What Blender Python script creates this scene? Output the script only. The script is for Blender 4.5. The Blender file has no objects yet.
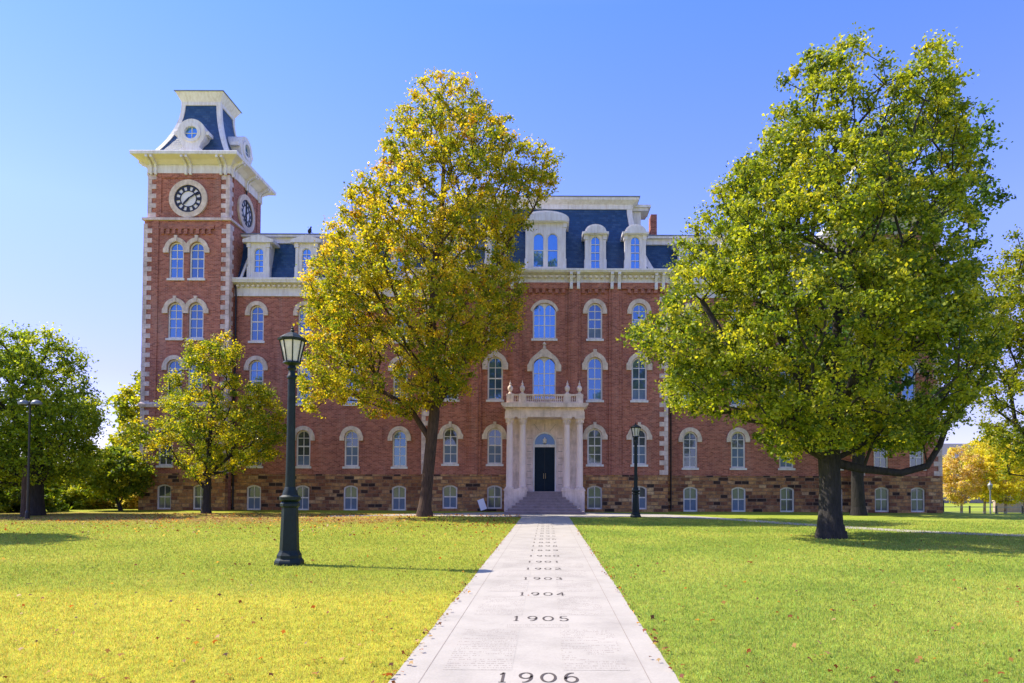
import bpy, math, random
import numpy as np
from mathutils import Vector, Matrix
from mathutils.geometry import tessellate_polygon
R = math.radians
random.seed(7); rng = np.random.default_rng(7)
sc = bpy.context.scene
C = sc.collection

# ------------------------------------------------------------------ camera, light, exposure
F = 24.0 / 36.0 * 1024
TILT = R(1.5); CX = 547.5; HZ = 485.0; CYS = HZ - F * math.tan(TILT); EYE = 1.7; D0 = 44.6
cam_d = bpy.data.cameras.new('camera'); cam = bpy.data.objects.new('camera', cam_d); C.objects.link(cam)
cam_d.lens = 24; cam_d.sensor_width = 36; cam_d.clip_end = 3000; cam_d.clip_start = 0.1
cam_d.shift_x = -(CX - 512) / 1024; cam_d.shift_y = (CYS - 341.5) / 1024
cam.location = (0.10, -D0, EYE)
cam.rotation_euler = (Matrix.Rotation(R(90) + TILT, 4, 'X') @ Matrix.Rotation(R(0.22), 4, 'Z')).to_euler()
sc.camera = cam
SUN_EL, SUN_AZ = R(48.5), R(14)          # from the left, a little behind the front wall
sdir = Vector((-math.cos(SUN_AZ) * math.cos(SUN_EL), math.sin(SUN_AZ) * math.cos(SUN_EL), math.sin(SUN_EL)))
sl = bpy.data.lights.new('sun', 'SUN'); sl.energy = 3.3; sl.angle = R(0.53); sl.color = (1.0, 0.90, 0.74)
so = bpy.data.objects.new('sun', sl); C.objects.link(so); so.rotation_euler = (-sdir).to_track_quat('-Z', 'Y').to_euler()
w = bpy.data.worlds.new('World'); sc.world = w; w.use_nodes = True
wn = w.node_tree; wn.nodes.clear()
sky = wn.nodes.new('ShaderNodeTexSky'); sky.sky_type = 'NISHITA'; sky.sun_disc = False
sky.sun_elevation = SUN_EL; sky.sun_rotation = R(-79.5); sky.air_density = 1.0; sky.dust_density = 0.1; sky.ozone_density = 2.2
hs = wn.nodes.new('ShaderNodeHueSaturation'); hs.inputs['Hue'].default_value = 0.515; hs.inputs['Saturation'].default_value = 1.0
bg = wn.nodes.new('ShaderNodeBackground'); bg.inputs[1].default_value = 0.15
wo = wn.nodes.new('ShaderNodeOutputWorld')
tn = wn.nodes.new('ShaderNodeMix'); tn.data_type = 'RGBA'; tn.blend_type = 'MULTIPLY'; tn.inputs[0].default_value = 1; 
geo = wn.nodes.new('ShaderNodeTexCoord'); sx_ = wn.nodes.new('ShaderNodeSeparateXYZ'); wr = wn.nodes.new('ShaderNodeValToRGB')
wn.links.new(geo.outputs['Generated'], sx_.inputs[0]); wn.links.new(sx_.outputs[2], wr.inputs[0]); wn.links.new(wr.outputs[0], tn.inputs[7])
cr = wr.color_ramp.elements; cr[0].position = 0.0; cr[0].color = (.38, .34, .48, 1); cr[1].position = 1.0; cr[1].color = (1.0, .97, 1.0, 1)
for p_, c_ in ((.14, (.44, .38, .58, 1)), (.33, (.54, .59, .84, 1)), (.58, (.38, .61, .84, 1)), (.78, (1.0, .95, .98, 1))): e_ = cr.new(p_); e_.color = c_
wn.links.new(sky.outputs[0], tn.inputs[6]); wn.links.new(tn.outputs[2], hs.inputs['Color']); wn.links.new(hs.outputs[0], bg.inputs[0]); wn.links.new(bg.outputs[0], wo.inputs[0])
sc.view_settings.view_transform = 'Standard'; sc.view_settings.look = 'None'
sc.view_settings.exposure = 1.45; sc.view_settings.gamma = 1.0; sc.view_settings.use_curve_mapping = False

def zp(py, d):            # height of a level seen at picture row py on a plane at distance d (used to survey the facade)
    k = (CYS - py) / F
    return EYE + d * (math.sin(TILT) + k * math.cos(TILT)) / (math.cos(TILT) - k * math.sin(TILT))

sc.cycles.diffuse_bounces = 8; sc.cycles.max_bounces = 14

# ------------------------------------------------------------------ materials
def mat(name):
    m = bpy.data.materials.new(name); m.use_nodes = True
    nt = m.node_tree
    return m, nt, nt.nodes['Principled BSDF']
def N(nt, t, **kw):
    n = nt.nodes.new(t)
    for k, v in kw.items():
        if k in n.inputs: n.inputs[k].default_value = v
        else: setattr(n, k, v)
    return n
def ramp(nt, fac, stops, interp='LINEAR'):
    r = nt.nodes.new('ShaderNodeValToRGB'); r.color_ramp.interpolation = interp
    e = r.color_ramp.elements
    while len(e) > 1: e.remove(e[-1])
    e[0].position = stops[0][0]; e[0].color = (*stops[0][1], 1)
    for p, c in stops[1:]:
        x = e.new(p); x.color = (*c, 1)
    nt.links.new(fac, r.inputs[0]); return r
def mixc(nt, fac, a, b, mode='MIX'):
    n = nt.nodes.new('ShaderNodeMix'); n.data_type = 'RGBA'; n.blend_type = mode
    for i, v in ((0, fac), (6, a), (7, b)):
        if hasattr(v, 'links'): nt.links.new(v, n.inputs[i])
        else: n.inputs[i].default_value = v if i == 0 else (*v, 1)
    return n.outputs[2]
def plain(name, col, rough=0.6, metal=0.0, noise=0.12, scale=3.0, bump=0.0, spec=None):
    m, nt, p = mat(name)
    tc = N(nt, 'ShaderNodeTexCoord'); n = N(nt, 'ShaderNodeTexNoise', Scale=scale, Detail=6.0, Roughness=0.65)
    nt.links.new(tc.outputs['Object'], n.inputs['Vector'])
    lo = tuple(c * (1 - noise * 2) for c in col); hi = tuple(min(1, c * (1 + noise)) for c in col)
    r = ramp(nt, n.outputs[0], [(0.3, lo), (0.7, hi)])
    nt.links.new(r.outputs[0], p.inputs['Base Color'])
    p.inputs['Roughness'].default_value = rough; p.inputs['Metallic'].default_value = metal
    if spec is not None: p.inputs['Specular IOR Level'].default_value = spec
    if bump:
        b = N(nt, 'ShaderNodeBump', Strength=bump, Distance=0.02); n2 = N(nt, 'ShaderNodeTexNoise', Scale=scale * 8, Detail=5.0)
        nt.links.new(tc.outputs['Object'], n2.inputs['Vector']); nt.links.new(n2.outputs[0], b.inputs['Height']); nt.links.new(b.outputs[0], p.inputs['Normal'])
    return m
def wall_uv(nt):
    tc = N(nt, 'ShaderNodeTexCoord'); s = N(nt, 'ShaderNodeSeparateXYZ'); a = N(nt, 'ShaderNodeMath', operation='ADD'); c = N(nt, 'ShaderNodeCombineXYZ')
    nt.links.new(tc.outputs['Object'], s.inputs[0]); nt.links.new(s.outputs[0], a.inputs[0]); nt.links.new(s.outputs[1], a.inputs[1])
    nt.links.new(a.outputs[0], c.inputs[0]); nt.links.new(s.outputs[2], c.inputs[1])
    return c, tc
def brick_mat():
    m, nt, p = mat('red_brick'); c, tc = wall_uv(nt)
    b = N(nt, 'ShaderNodeTexBrick'); nt.links.new(c.outputs[0], b.inputs['Vector'])
    b.inputs['Scale'].default_value = 1.0; b.inputs['Mortar Size'].default_value = 0.009; b.inputs['Mortar Smooth'].default_value = 0.2
    b.inputs['Brick Width'].default_value = 0.23; b.inputs['Row Height'].default_value = 0.085; b.inputs['Bias'].default_value = 0.0
    b.inputs['Color1'].default_value = (0, 0, 0, 1); b.inputs['Color2'].default_value = (1, 1, 1, 1); b.inputs['Mortar'].default_value = (.5, .5, .5, 1)
    r = ramp(nt, b.outputs['Color'], [(0, (.25, .072, .044)), (.5, (.40, .125, .076)), (1, (.52, .19, .12))])
    n = N(nt, 'ShaderNodeTexNoise', Scale=0.35, Detail=6.0, Roughness=0.6); nt.links.new(tc.outputs['Object'], n.inputs['Vector'])
    v = ramp(nt, n.outputs[0], [(.3, (.72, .70, .72)), (.7, (1.16, 1.14, 1.1))])
    col = mixc(nt, 1.0, r.outputs[0], v.outputs[0], 'MULTIPLY')
    col = mixc(nt, b.outputs['Fac'], col, (.42, .25, .20))
    # pale efflorescence streaks and soot
    n3 = N(nt, 'ShaderNodeTexNoise', Scale=1.0, Detail=5.0); mp = N(nt, 'ShaderNodeMapping'); mp.inputs['Scale'].default_value = (1.4, 1.4, .22)
    nt.links.new(tc.outputs['Object'], mp.inputs[0]); nt.links.new(mp.outputs[0], n3.inputs['Vector'])
    f = ramp(nt, n3.outputs[0], [(.58, (0, 0, 0)), (.75, (.28, .28, .28))])
    col = mixc(nt, f.outputs[0], col, (.50, .36, .30))
    n5 = N(nt, 'ShaderNodeTexNoise', Scale=.7, Detail=7.0, Roughness=.7); mp5 = N(nt, 'ShaderNodeMapping'); mp5.inputs['Scale'].default_value = (2.2, 2.2, .35); mp5.inputs['Location'].default_value = (7, 3, 1)
    nt.links.new(tc.outputs['Object'], mp5.inputs[0]); nt.links.new(mp5.outputs[0], n5.inputs['Vector']); f5 = ramp(nt, n5.outputs[0], [(.56, (1, 1, 1)), (.74, (.62, .58, .60))]); col = mixc(nt, 1.0, col, f5.outputs[0], 'MULTIPLY')
    nt.links.new(col, p.inputs['Base Color']); p.inputs['Roughness'].default_value = .9
    bu = N(nt, 'ShaderNodeBump', Strength=.5, Distance=.01); bu.invert = True
    nt.links.new(b.outputs['Fac'], bu.inputs['Height']); nt.links.new(bu.outputs[0], p.inputs['Normal'])
    return m
def stone_mat():
    m, nt, p = mat('rough_sandstone'); c, tc = wall_uv(nt)
    wv = N(nt, 'ShaderNodeTexNoise', Scale=1.3, Detail=2.0); nt.links.new(c.outputs[0], wv.inputs['Vector'])
    ad = N(nt, 'ShaderNodeMix'); ad.data_type = 'VECTOR'; ad.inputs[0].default_value = 0.05
    nt.links.new(c.outputs[0], ad.inputs[4]); nt.links.new(wv.outputs['Color'], ad.inputs[5])
    b = N(nt, 'ShaderNodeTexBrick'); nt.links.new(ad.outputs[1], b.inputs['Vector'])
    b.squash = 1.35; b.squash_frequency = 3; b.offset = .43
    b.inputs['Scale'].default_value = 1.0; b.inputs['Mortar Size'].default_value = 0.018; b.inputs['Mortar Smooth'].default_value = 0.3
    b.inputs['Brick Width'].default_value = 0.44; b.inputs['Row Height'].default_value = 0.215
    b.inputs['Color1'].default_value = (0, 0, 0, 1); b.inputs['Color2'].default_value = (1, 1, 1, 1)
    r = ramp(nt, b.outputs['Color'], [(0, (.04, .026, .022)), (.09, (.06, .03, .024)), (.13, (.22, .09, .05)), (.35, (.30, .135, .07)), (.6, (.42, .21, .09)), (.85, (.50, .28, .12)), (1, (.58, .38, .22))])
    n = N(nt, 'ShaderNodeTexNoise', Scale=5.0, Detail=8.0, Roughness=.75); nt.links.new(tc.outputs['Object'], n.inputs['Vector'])
    v = ramp(nt, n.outputs[0], [(.34, (.40, .36, .38)), (.5, (1, 1, 1)), (.66, (1.5, 1.4, 1.25))])
    col = mixc(nt, 1.0, r.outputs[0], v.outputs[0], 'MULTIPLY')
    n2 = N(nt, 'ShaderNodeTexNoise', Scale=.45, Detail=4.0); nt.links.new(tc.outputs['Object'], n2.inputs['Vector'])
    v2 = ramp(nt, n2.outputs[0], [(.35, (.8, .72, .72)), (.65, (1.1, 1.15, 1.05))])
    col = mixc(nt, 1.0, col, v2.outputs[0], 'MULTIPLY')
    col = mixc(nt, b.outputs['Fac'], col, (.30, .19, .12))
    nt.links.new(col, p.inputs['Base Color']); p.inputs['Roughness'].default_value = .95
    bu = N(nt, 'ShaderNodeBump', Strength=.9, Distance=.05)
    s = N(nt, 'ShaderNodeMath', operation='SUBTRACT'); nt.links.new(n.outputs[0], s.inputs[0]); nt.links.new(b.outputs['Fac'], s.inputs[1])
    nt.links.new(s.outputs[0], bu.inputs['Height']); nt.links.new(bu.outputs[0], p.inputs['Normal'])
    return m
def slate_mat():
    m, nt, p = mat('slate_shingles'); c, tc = wall_uv(nt)
    b = N(nt, 'ShaderNodeTexBrick'); nt.links.new(c.outputs[0], b.inputs['Vector'])
    b.inputs['Scale'].default_value = 1.0; b.inputs['Mortar Size'].default_value = 0.006
    b.inputs['Brick Width'].default_value = 0.26; b.inputs['Row Height'].default_value = 0.16
    b.inputs['Color1'].default_value = (0, 0, 0, 1); b.inputs['Color2'].default_value = (1, 1, 1, 1)
    r = ramp(nt, b.outputs['Color'], [(0, (.006, .040, .115)), (.6, (.010, .055, .150)), (1, (.03, .08, .17))])
    col = mixc(nt, b.outputs['Fac'], r.outputs[0], (.006, .02, .05))
    nt.links.new(col, p.inputs['Base Color']); p.inputs['Roughness'].default_value = .42
    bu = N(nt, 'ShaderNodeBump', Strength=.6, Distance=.012); bu.invert = True
    nt.links.new(b.outputs['Fac'], bu.inputs['Height']); nt.links.new(bu.outputs[0], p.inputs['Normal'])
    return m
def glass_mat(name, tint, refl, rough=.03, gc=(.82, .92, 1)):
    m, nt, p = mat(name)
    tc = N(nt, 'ShaderNodeTexCoord'); n = N(nt, 'ShaderNodeTexNoise', Scale=.9, Detail=3.0); nt.links.new(tc.outputs['Object'], n.inputs['Vector'])
    r = ramp(nt, n.outputs[0], [(.35, tuple(c * .5 for c in tint)), (.65, tint)]); nt.links.new(r.outputs[0], p.inputs['Base Color'])
    p.inputs['Roughness'].default_value = .3
    g = N(nt, 'ShaderNodeBsdfGlossy', Roughness=rough); g.inputs['Color'].default_value = (*gc, 1)
    b = N(nt, 'ShaderNodeBump', Strength=.06, Distance=.05); n2 = N(nt, 'ShaderNodeTexNoise', Scale=1.6, Detail=1.0)
    nt.links.new(tc.outputs['Object'], n2.inputs['Vector']); nt.links.new(n2.outputs[0], b.inputs['Height']); nt.links.new(b.outputs[0], g.inputs['Normal'])
    mx = N(nt, 'ShaderNodeMixShader'); mx.inputs[0].default_value = refl
    out = nt.nodes['Material Output']
    nt.links.new(p.outputs[0], mx.inputs[1]); nt.links.new(g.outputs[0], mx.inputs[2]); nt.links.new(mx.outputs[0], out.inputs[0])
    return m
def leaf_mat(name='leaf'):
    m, nt, p = mat(name)
    a = N(nt, 'ShaderNodeAttribute'); a.attribute_name = 'tint'
    p.inputs['Roughness'].default_value = .5; p.inputs['Specular IOR Level'].default_value = .35
    nt.links.new(a.outputs['Color'], p.inputs['Base Color'])
    t = N(nt, 'ShaderNodeBsdfTranslucent')
    tcol = mixc(nt, 1.0, a.outputs['Color'], (1.5, 1.35, .5), 'MULTIPLY'); nt.links.new(tcol, t.inputs['Color'])
    mx = N(nt, 'ShaderNodeMixShader'); mx.inputs[0].default_value = .56
    nt.links.new(p.outputs[0], mx.inputs[1]); nt.links.new(t.outputs[0], mx.inputs[2]); nt.links.new(mx.outputs[0], nt.nodes['Material Output'].inputs[0])
    return m
def bark_mat(name, col):
    m, nt, p = mat(name)
    tc = N(nt, 'ShaderNodeTexCoord'); mp = N(nt, 'ShaderNodeMapping'); mp.inputs['Scale'].default_value = (5, 5, .9)
    n = N(nt, 'ShaderNodeTexNoise', Scale=2.5, Detail=8.0, Roughness=.7)
    nt.links.new(tc.outputs['Object'], mp.inputs[0]); nt.links.new(mp.outputs[0], n.inputs['Vector'])
    r = ramp(nt, n.outputs[0], [(.32, tuple(c * .35 for c in col)), (.55, col), (.75, tuple(c * 1.5 for c in col))])
    nt.links.new(r.outputs[0], p.inputs['Base Color']); p.inputs['Roughness'].default_value = .95
    b = N(nt, 'ShaderNodeBump', Strength=1.0, Distance=.05); nt.links.new(n.outputs[0], b.inputs['Height']); nt.links.new(b.outputs[0], p.inputs['Normal'])
    return m
def lawn_color(nt):
    """turf colour by place: an area of yellower turf near the viewer on the left, leaf-littered ground by the trees"""
    g = N(nt, 'ShaderNodeNewGeometry'); pos = g.outputs['Position']
    s = N(nt, 'ShaderNodeSeparateXYZ'); nt.links.new(pos, s.inputs[0])
    n1 = N(nt, 'ShaderNodeTexNoise', Scale=.25, Detail=6.0, Roughness=.65); nt.links.new(pos, n1.inputs['Vector'])
    n2 = N(nt, 'ShaderNodeTexNoise', Scale=5.0, Detail=6.0, Roughness=.75); nt.links.new(pos, n2.inputs['Vector'])
    base = ramp(nt, n1.outputs[0], [(.3, (.19, .265, .032)), (.5, (.27, .335, .042)), (.72, (.37, .385, .058))]).outputs[0]
    yel = ramp(nt, n1.outputs[0], [(.3, (.42, .42, .045)), (.7, (.54, .50, .065))]).outputs[0]
    def smooth(v, a, b):
        mr = N(nt, 'ShaderNodeMapRange'); mr.interpolation_type = 'SMOOTHSTEP'; mr.clamp = True
        nt.links.new(v, mr.inputs[0]); mr.inputs[1].default_value = a; mr.inputs[2].default_value = b; return mr.outputs[0]
    def add(v, k, w=None):
        m_ = N(nt, 'ShaderNodeMath', operation='MULTIPLY_ADD'); nt.links.new(n2.outputs[0] if w is None else w, m_.inputs[0]); m_.inputs[1].default_value = k; nt.links.new(v, m_.inputs[2]); return m_.outputs[0]
    def mul(a, b):
        m_ = N(nt, 'ShaderNodeMath', operation='MULTIPLY'); nt.links.new(a, m_.inputs[0]); nt.links.new(b, m_.inputs[1]); return m_.outputs[0]
    yy = add(s.outputs[1], .9); yy = add(yy, 1.8, n1.outputs[0])
    near = smooth(yy, -31.6, -33.2)                         # depth under about 11 m
    left = smooth(s.outputs[0], 0, -.3)
    right = mul(smooth(add(s.outputs[0], .6), 6.2, 6.8), smooth(yy, -33.9, -34.3))
    right = mul(right, smooth(yy, -36.2, -35.7))
    m1 = mul(near, left); mm = N(nt, 'ShaderNodeMath', operation='MAXIMUM'); nt.links.new(m1, mm.inputs[0]); nt.links.new(right, mm.inputs[1])
    col = mixc(nt, mm.outputs[0], base, yel)
    # far left lawn is a warmer green than the right lawn
    fl = N(nt, 'ShaderNodeMath', operation='MULTIPLY'); nt.links.new(left, fl.inputs[0]); fl.inputs[1].default_value = .35
    col = mixc(nt, fl.outputs[0], col, (.36, .34, .025))
    # brown litter belt near the building on the left
    lit = mul(smooth(s.outputs[1], -19.5, -12), smooth(s.outputs[1], -3.2, -5.2)); lit = mul(lit, smooth(s.outputs[0], -4.5, -8))
    n3 = N(nt, 'ShaderNodeTexNoise', Scale=2.2, Detail=8.0, Roughness=.8); nt.links.new(pos, n3.inputs['Vector'])
    lit = mul(lit, smooth(n3.outputs[0], .36, .56))
    lit = mul(lit, lit); col = mixc(nt, lit, col, (.34, .20, .07))
    v = ramp(nt, n2.outputs[0], [(.3, (.62, .66, .6)), (.5, (1, 1, 1)), (.75, (1.3, 1.25, 1.2))])
    return mixc(nt, 1.0, col, v.outputs[0], 'MULTIPLY'), pos
def lawn_mat():
    m, nt, p = mat('lawn'); col, pos = lawn_color(nt)
    n = N(nt, 'ShaderNodeTexNoise', Scale=38.0, Detail=4.0, Roughness=.8); nt.links.new(pos, n.inputs['Vector'])
    v = ramp(nt, n.outputs[0], [(.32, (.5, .52, .45)), (.5, (1, 1, 1)), (.68, (1.35, 1.3, 1.3))])
    col = mixc(nt, 1.0, col, v.outputs[0], 'MULTIPLY')
    nt.links.new(col, p.inputs['Base Color']); p.inputs['Roughness'].default_value = .95; p.inputs['Specular IOR Level'].default_value = .1
    b = N(nt, 'ShaderNodeBump', Strength=.8, Distance=.03); nt.links.new(n.outputs[0], b.inputs['Height']); nt.links.new(b.outputs[0], p.inputs['Normal'])
    return m
def blade_mat():
    m, nt, p = mat('grass_blade'); col, pos = lawn_color(nt)
    a = N(nt, 'ShaderNodeAttribute'); a.attribute_name = 'tint'
    col = mixc(nt, 1.0, col, a.outputs['Color'], 'MULTIPLY')
    nt.links.new(col, p.inputs['Base Color']); p.inputs['Roughness'].default_value = .7; p.inputs['Specular IOR Level'].default_value = .2
    t = N(nt, 'ShaderNodeBsdfTranslucent'); nt.links.new(col, t.inputs['Color'])
    mx = N(nt, 'ShaderNodeMixShader'); mx.inputs[0].default_value = .4
    nt.links.new(p.outputs[0], mx.inputs[1]); nt.links.new(t.outputs[0], mx.inputs[2]); nt.links.new(mx.outputs[0], nt.nodes['Material Output'].inputs[0])
    return m
def concrete_mat(name, names=False, base=(.38, .35, .305)):
    m, nt, p = mat(name)
    g = N(nt, 'ShaderNodeNewGeometry'); pos = g.outputs['Position']
    n = N(nt, 'ShaderNodeTexNoise', Scale=.9, Detail=9.0, Roughness=.7); nt.links.new(pos, n.inputs['Vector'])
    r = ramp(nt, n.outputs[0], [(.3, tuple(c * .80 for c in base)), (.5, base), (.7, tuple(c * 1.12 for c in base))])
    n2 = N(nt, 'ShaderNodeTexNoise', Scale=40.0, Detail=4.0, Roughness=.8); nt.links.new(pos, n2.inputs['Vector'])
    v = ramp(nt, n2.outputs[0], [(.3, (.88, .88, .88)), (.7, (1.05, 1.05, 1.05))])
    col = mixc(nt, 1.0, r.outputs[0], v.outputs[0], 'MULTIPLY')
    n4 = N(nt, 'ShaderNodeTexNoise', Scale=2.7, Detail=6.0, Roughness=.6, Distortion=.8); nt.links.new(pos, n4.inputs['Vector'])
    st = ramp(nt, n4.outputs[0], [(.55, (0, 0, 0)), (.75, (.5, .5, .5))])
    col = mixc(nt, st.outputs[0], col, (.36, .32, .28))
    if names:     # rows of small engraved characters
        s = N(nt, 'ShaderNodeSeparateXYZ'); nt.links.new(pos, s.inputs[0])
        row = N(nt, 'ShaderNodeMath', operation='MULTIPLY'); nt.links.new(s.outputs[1], row.inputs[0]); row.inputs[1].default_value = 1 / .075
        fr = N(nt, 'ShaderNodeMath', operation='FRACT'); nt.links.new(row.outputs[0], fr.inputs[0])
        ins = N(nt, 'ShaderNodeMath', operation='LESS_THAN'); nt.links.new(fr.outputs[0], ins.inputs[0]); ins.inputs[1].default_value = .42
        fl = N(nt, 'ShaderNodeMath', operation='FLOOR'); nt.links.new(row.outputs[0], fl.inputs[0])
        cx = N(nt, 'ShaderNodeCombineXYZ'); nt.links.new(s.outputs[0], cx.inputs[0]); nt.links.new(fl.outputs[0], cx.inputs[1])
        wn_ = N(nt, 'ShaderNodeVectorMath', operation='MULTIPLY'); wn_.inputs[1].default_value = (75, 7.3, 0); nt.links.new(cx.outputs[0], wn_.inputs[0])
        ch = N(nt, 'ShaderNodeTexNoise', Scale=1.0, Detail=1.0); nt.links.new(wn_.outputs[0], ch.inputs['Vector'])
        on = N(nt, 'ShaderNodeMath', operation='GREATER_THAN'); nt.links.new(ch.outputs[0], on.inputs[0]); on.inputs[1].default_value = .50
        wn2 = N(nt, 'ShaderNodeVectorMath', operation='MULTIPLY'); wn2.inputs[1].default_value = (4.0, 3.1, 0); nt.links.new(cx.outputs[0], wn2.inputs[0])
        wd = N(nt, 'ShaderNodeTexNoise', Scale=1.0, Detail=0.0); nt.links.new(wn2.outputs[0], wd.inputs['Vector'])
        on2 = N(nt, 'ShaderNodeMath', operation='GREATER_THAN'); nt.links.new(wd.outputs[0], on2.inputs[0]); on2.inputs[1].default_value = .42
        k = None
        for q in (ins, on, on2):
            if k is None: k = q.outputs[0]
            else:
                mm = N(nt, 'ShaderNodeMath', operation='MULTIPLY'); nt.links.new(k, mm.inputs[0]); nt.links.new(q.outputs[0], mm.inputs[1]); k = mm.outputs[0]
        kk = N(nt, 'ShaderNodeMath', operation='MULTIPLY'); nt.links.new(k, kk.inputs[0]); kk.inputs[1].default_value = .55
        col = mixc(nt, kk.outputs[0], col, (.20, .17, .15))
    nt.links.new(col, p.inputs['Base Color']); p.inputs['Roughness'].default_value = .9
    b = N(nt, 'ShaderNodeBump', Strength=.25, Distance=.01); nt.links.new(n2.outputs[0], b.inputs['Height']); nt.links.new(b.outputs[0], p.inputs['Normal'])
    return m

def streaks(m):
    nt = m.node_tree; p = nt.nodes['Principled BSDF']; l = p.inputs['Base Color'].links[0].from_socket
    tc = N(nt, 'ShaderNodeTexCoord'); mp = N(nt, 'ShaderNodeMapping'); mp.inputs['Scale'].default_value = (3.2, 3.2, .5); n = N(nt, 'ShaderNodeTexNoise', Scale=1.6, Detail=7.0, Roughness=.7)
    nt.links.new(tc.outputs['Object'], mp.inputs[0]); nt.links.new(mp.outputs[0], n.inputs['Vector']); c = ramp(nt, n.outputs[0], [(.42, (1, 1, 1)), (.60, (.86, .83, .79)), (.75, (.66, .62, .58))])
    nt.links.new(mixc(nt, 1.0, l, c.outputs[0], 'MULTIPLY'), p.inputs['Base Color']); return m
def riser_shade(m):  # upright faces multiplied darker: shade of the risers put into the step colour
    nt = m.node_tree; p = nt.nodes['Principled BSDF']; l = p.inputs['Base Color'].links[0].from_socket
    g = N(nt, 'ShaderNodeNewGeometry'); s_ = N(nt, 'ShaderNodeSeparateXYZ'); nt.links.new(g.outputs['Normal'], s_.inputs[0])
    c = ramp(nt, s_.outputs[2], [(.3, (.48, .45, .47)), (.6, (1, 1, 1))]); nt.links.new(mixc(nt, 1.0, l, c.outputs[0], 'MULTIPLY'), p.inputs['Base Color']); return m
M = dict(
    brick=brick_mat(), stone=stone_mat(), slate=slate_mat(),
    trim=streaks(plain('carved_limestone', (.78, .64, .52), .85, noise=.16, scale=2.5, bump=.3)),
    quoin=streaks(plain('quoin_stone', (.74, .60, .56), .85, noise=.2, scale=2.0, bump=.3)),
    white=streaks(plain('white_paint', (.80, .77, .76), .55, noise=.05, scale=1.5)),
    cream=plain('cream_paint', (.80, .72, .60), .6, noise=.06, scale=1.5),
    portico=streaks(plain('portico_limestone', (.88, .70, .62), .85, noise=.15, scale=1.8, bump=.25)),
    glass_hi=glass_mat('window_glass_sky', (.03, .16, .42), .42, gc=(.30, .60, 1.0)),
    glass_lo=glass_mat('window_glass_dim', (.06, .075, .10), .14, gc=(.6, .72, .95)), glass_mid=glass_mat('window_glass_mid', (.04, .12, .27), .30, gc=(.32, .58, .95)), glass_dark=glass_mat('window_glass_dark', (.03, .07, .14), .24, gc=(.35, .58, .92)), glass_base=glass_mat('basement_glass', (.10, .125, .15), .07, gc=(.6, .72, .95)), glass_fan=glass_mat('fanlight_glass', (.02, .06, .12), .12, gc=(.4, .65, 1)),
    shade=plain('window_blind', (.13, .19, .28), .5, noise=.1),
    door=plain('dark_navy_paint', (.008, .020, .035), .5, noise=.1, spec=.12),
    iron=plain('dark_green_iron', (.006, .017, .017), .5, noise=.25, scale=9, bump=.15, spec=.3),
    black=plain('black_metal', (.012, .013, .018), .45),
    brass=plain('brass', (.5, .4, .25), .35, .9),
    frost=plain('frosted_glass', (.72, .68, .62), .3, noise=.08, scale=6),
    clockface=plain('clock_face_white', (.80, .76, .74), .5, noise=.05),
    capmetal=plain('grey_roof_metal', (.20, .22, .25), .4, .3),
    column=plain('smooth_column_stone', (.88, .70, .64), .7, noise=.05, scale=1.2),
    step=riser_shade(plain('step_stone', (.56, .45, .42), .9, noise=.15, bump=.3)),
    leaf=leaf_mat(), bark=bark_mat('grey_brown_bark', (.038, .033, .030)), barkred=bark_mat('red_brown_bark', (.085, .05, .035)), barkdark=bark_mat('dark_bark', (.022, .019, .018)), barkpale=bark_mat('pale_bark', (.34, .26, .21)),
    lawn=lawn_mat(), blade=blade_mat(), walk=concrete_mat('walk_concrete'), walk_names=concrete_mat('walk_concrete_names', True),
    engrave=plain('engraved_dark', (.07, .055, .05), .9), joint=plain('joint_dark', (.26, .22, .19), .9),
    sign=plain('sign_white', (.80, .80, .84), .5, noise=.03), farwall=plain('far_wall', (.42, .33, .26), .9), farroof=plain('far_roof', (.10, .10, .115), .8),
)

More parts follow.
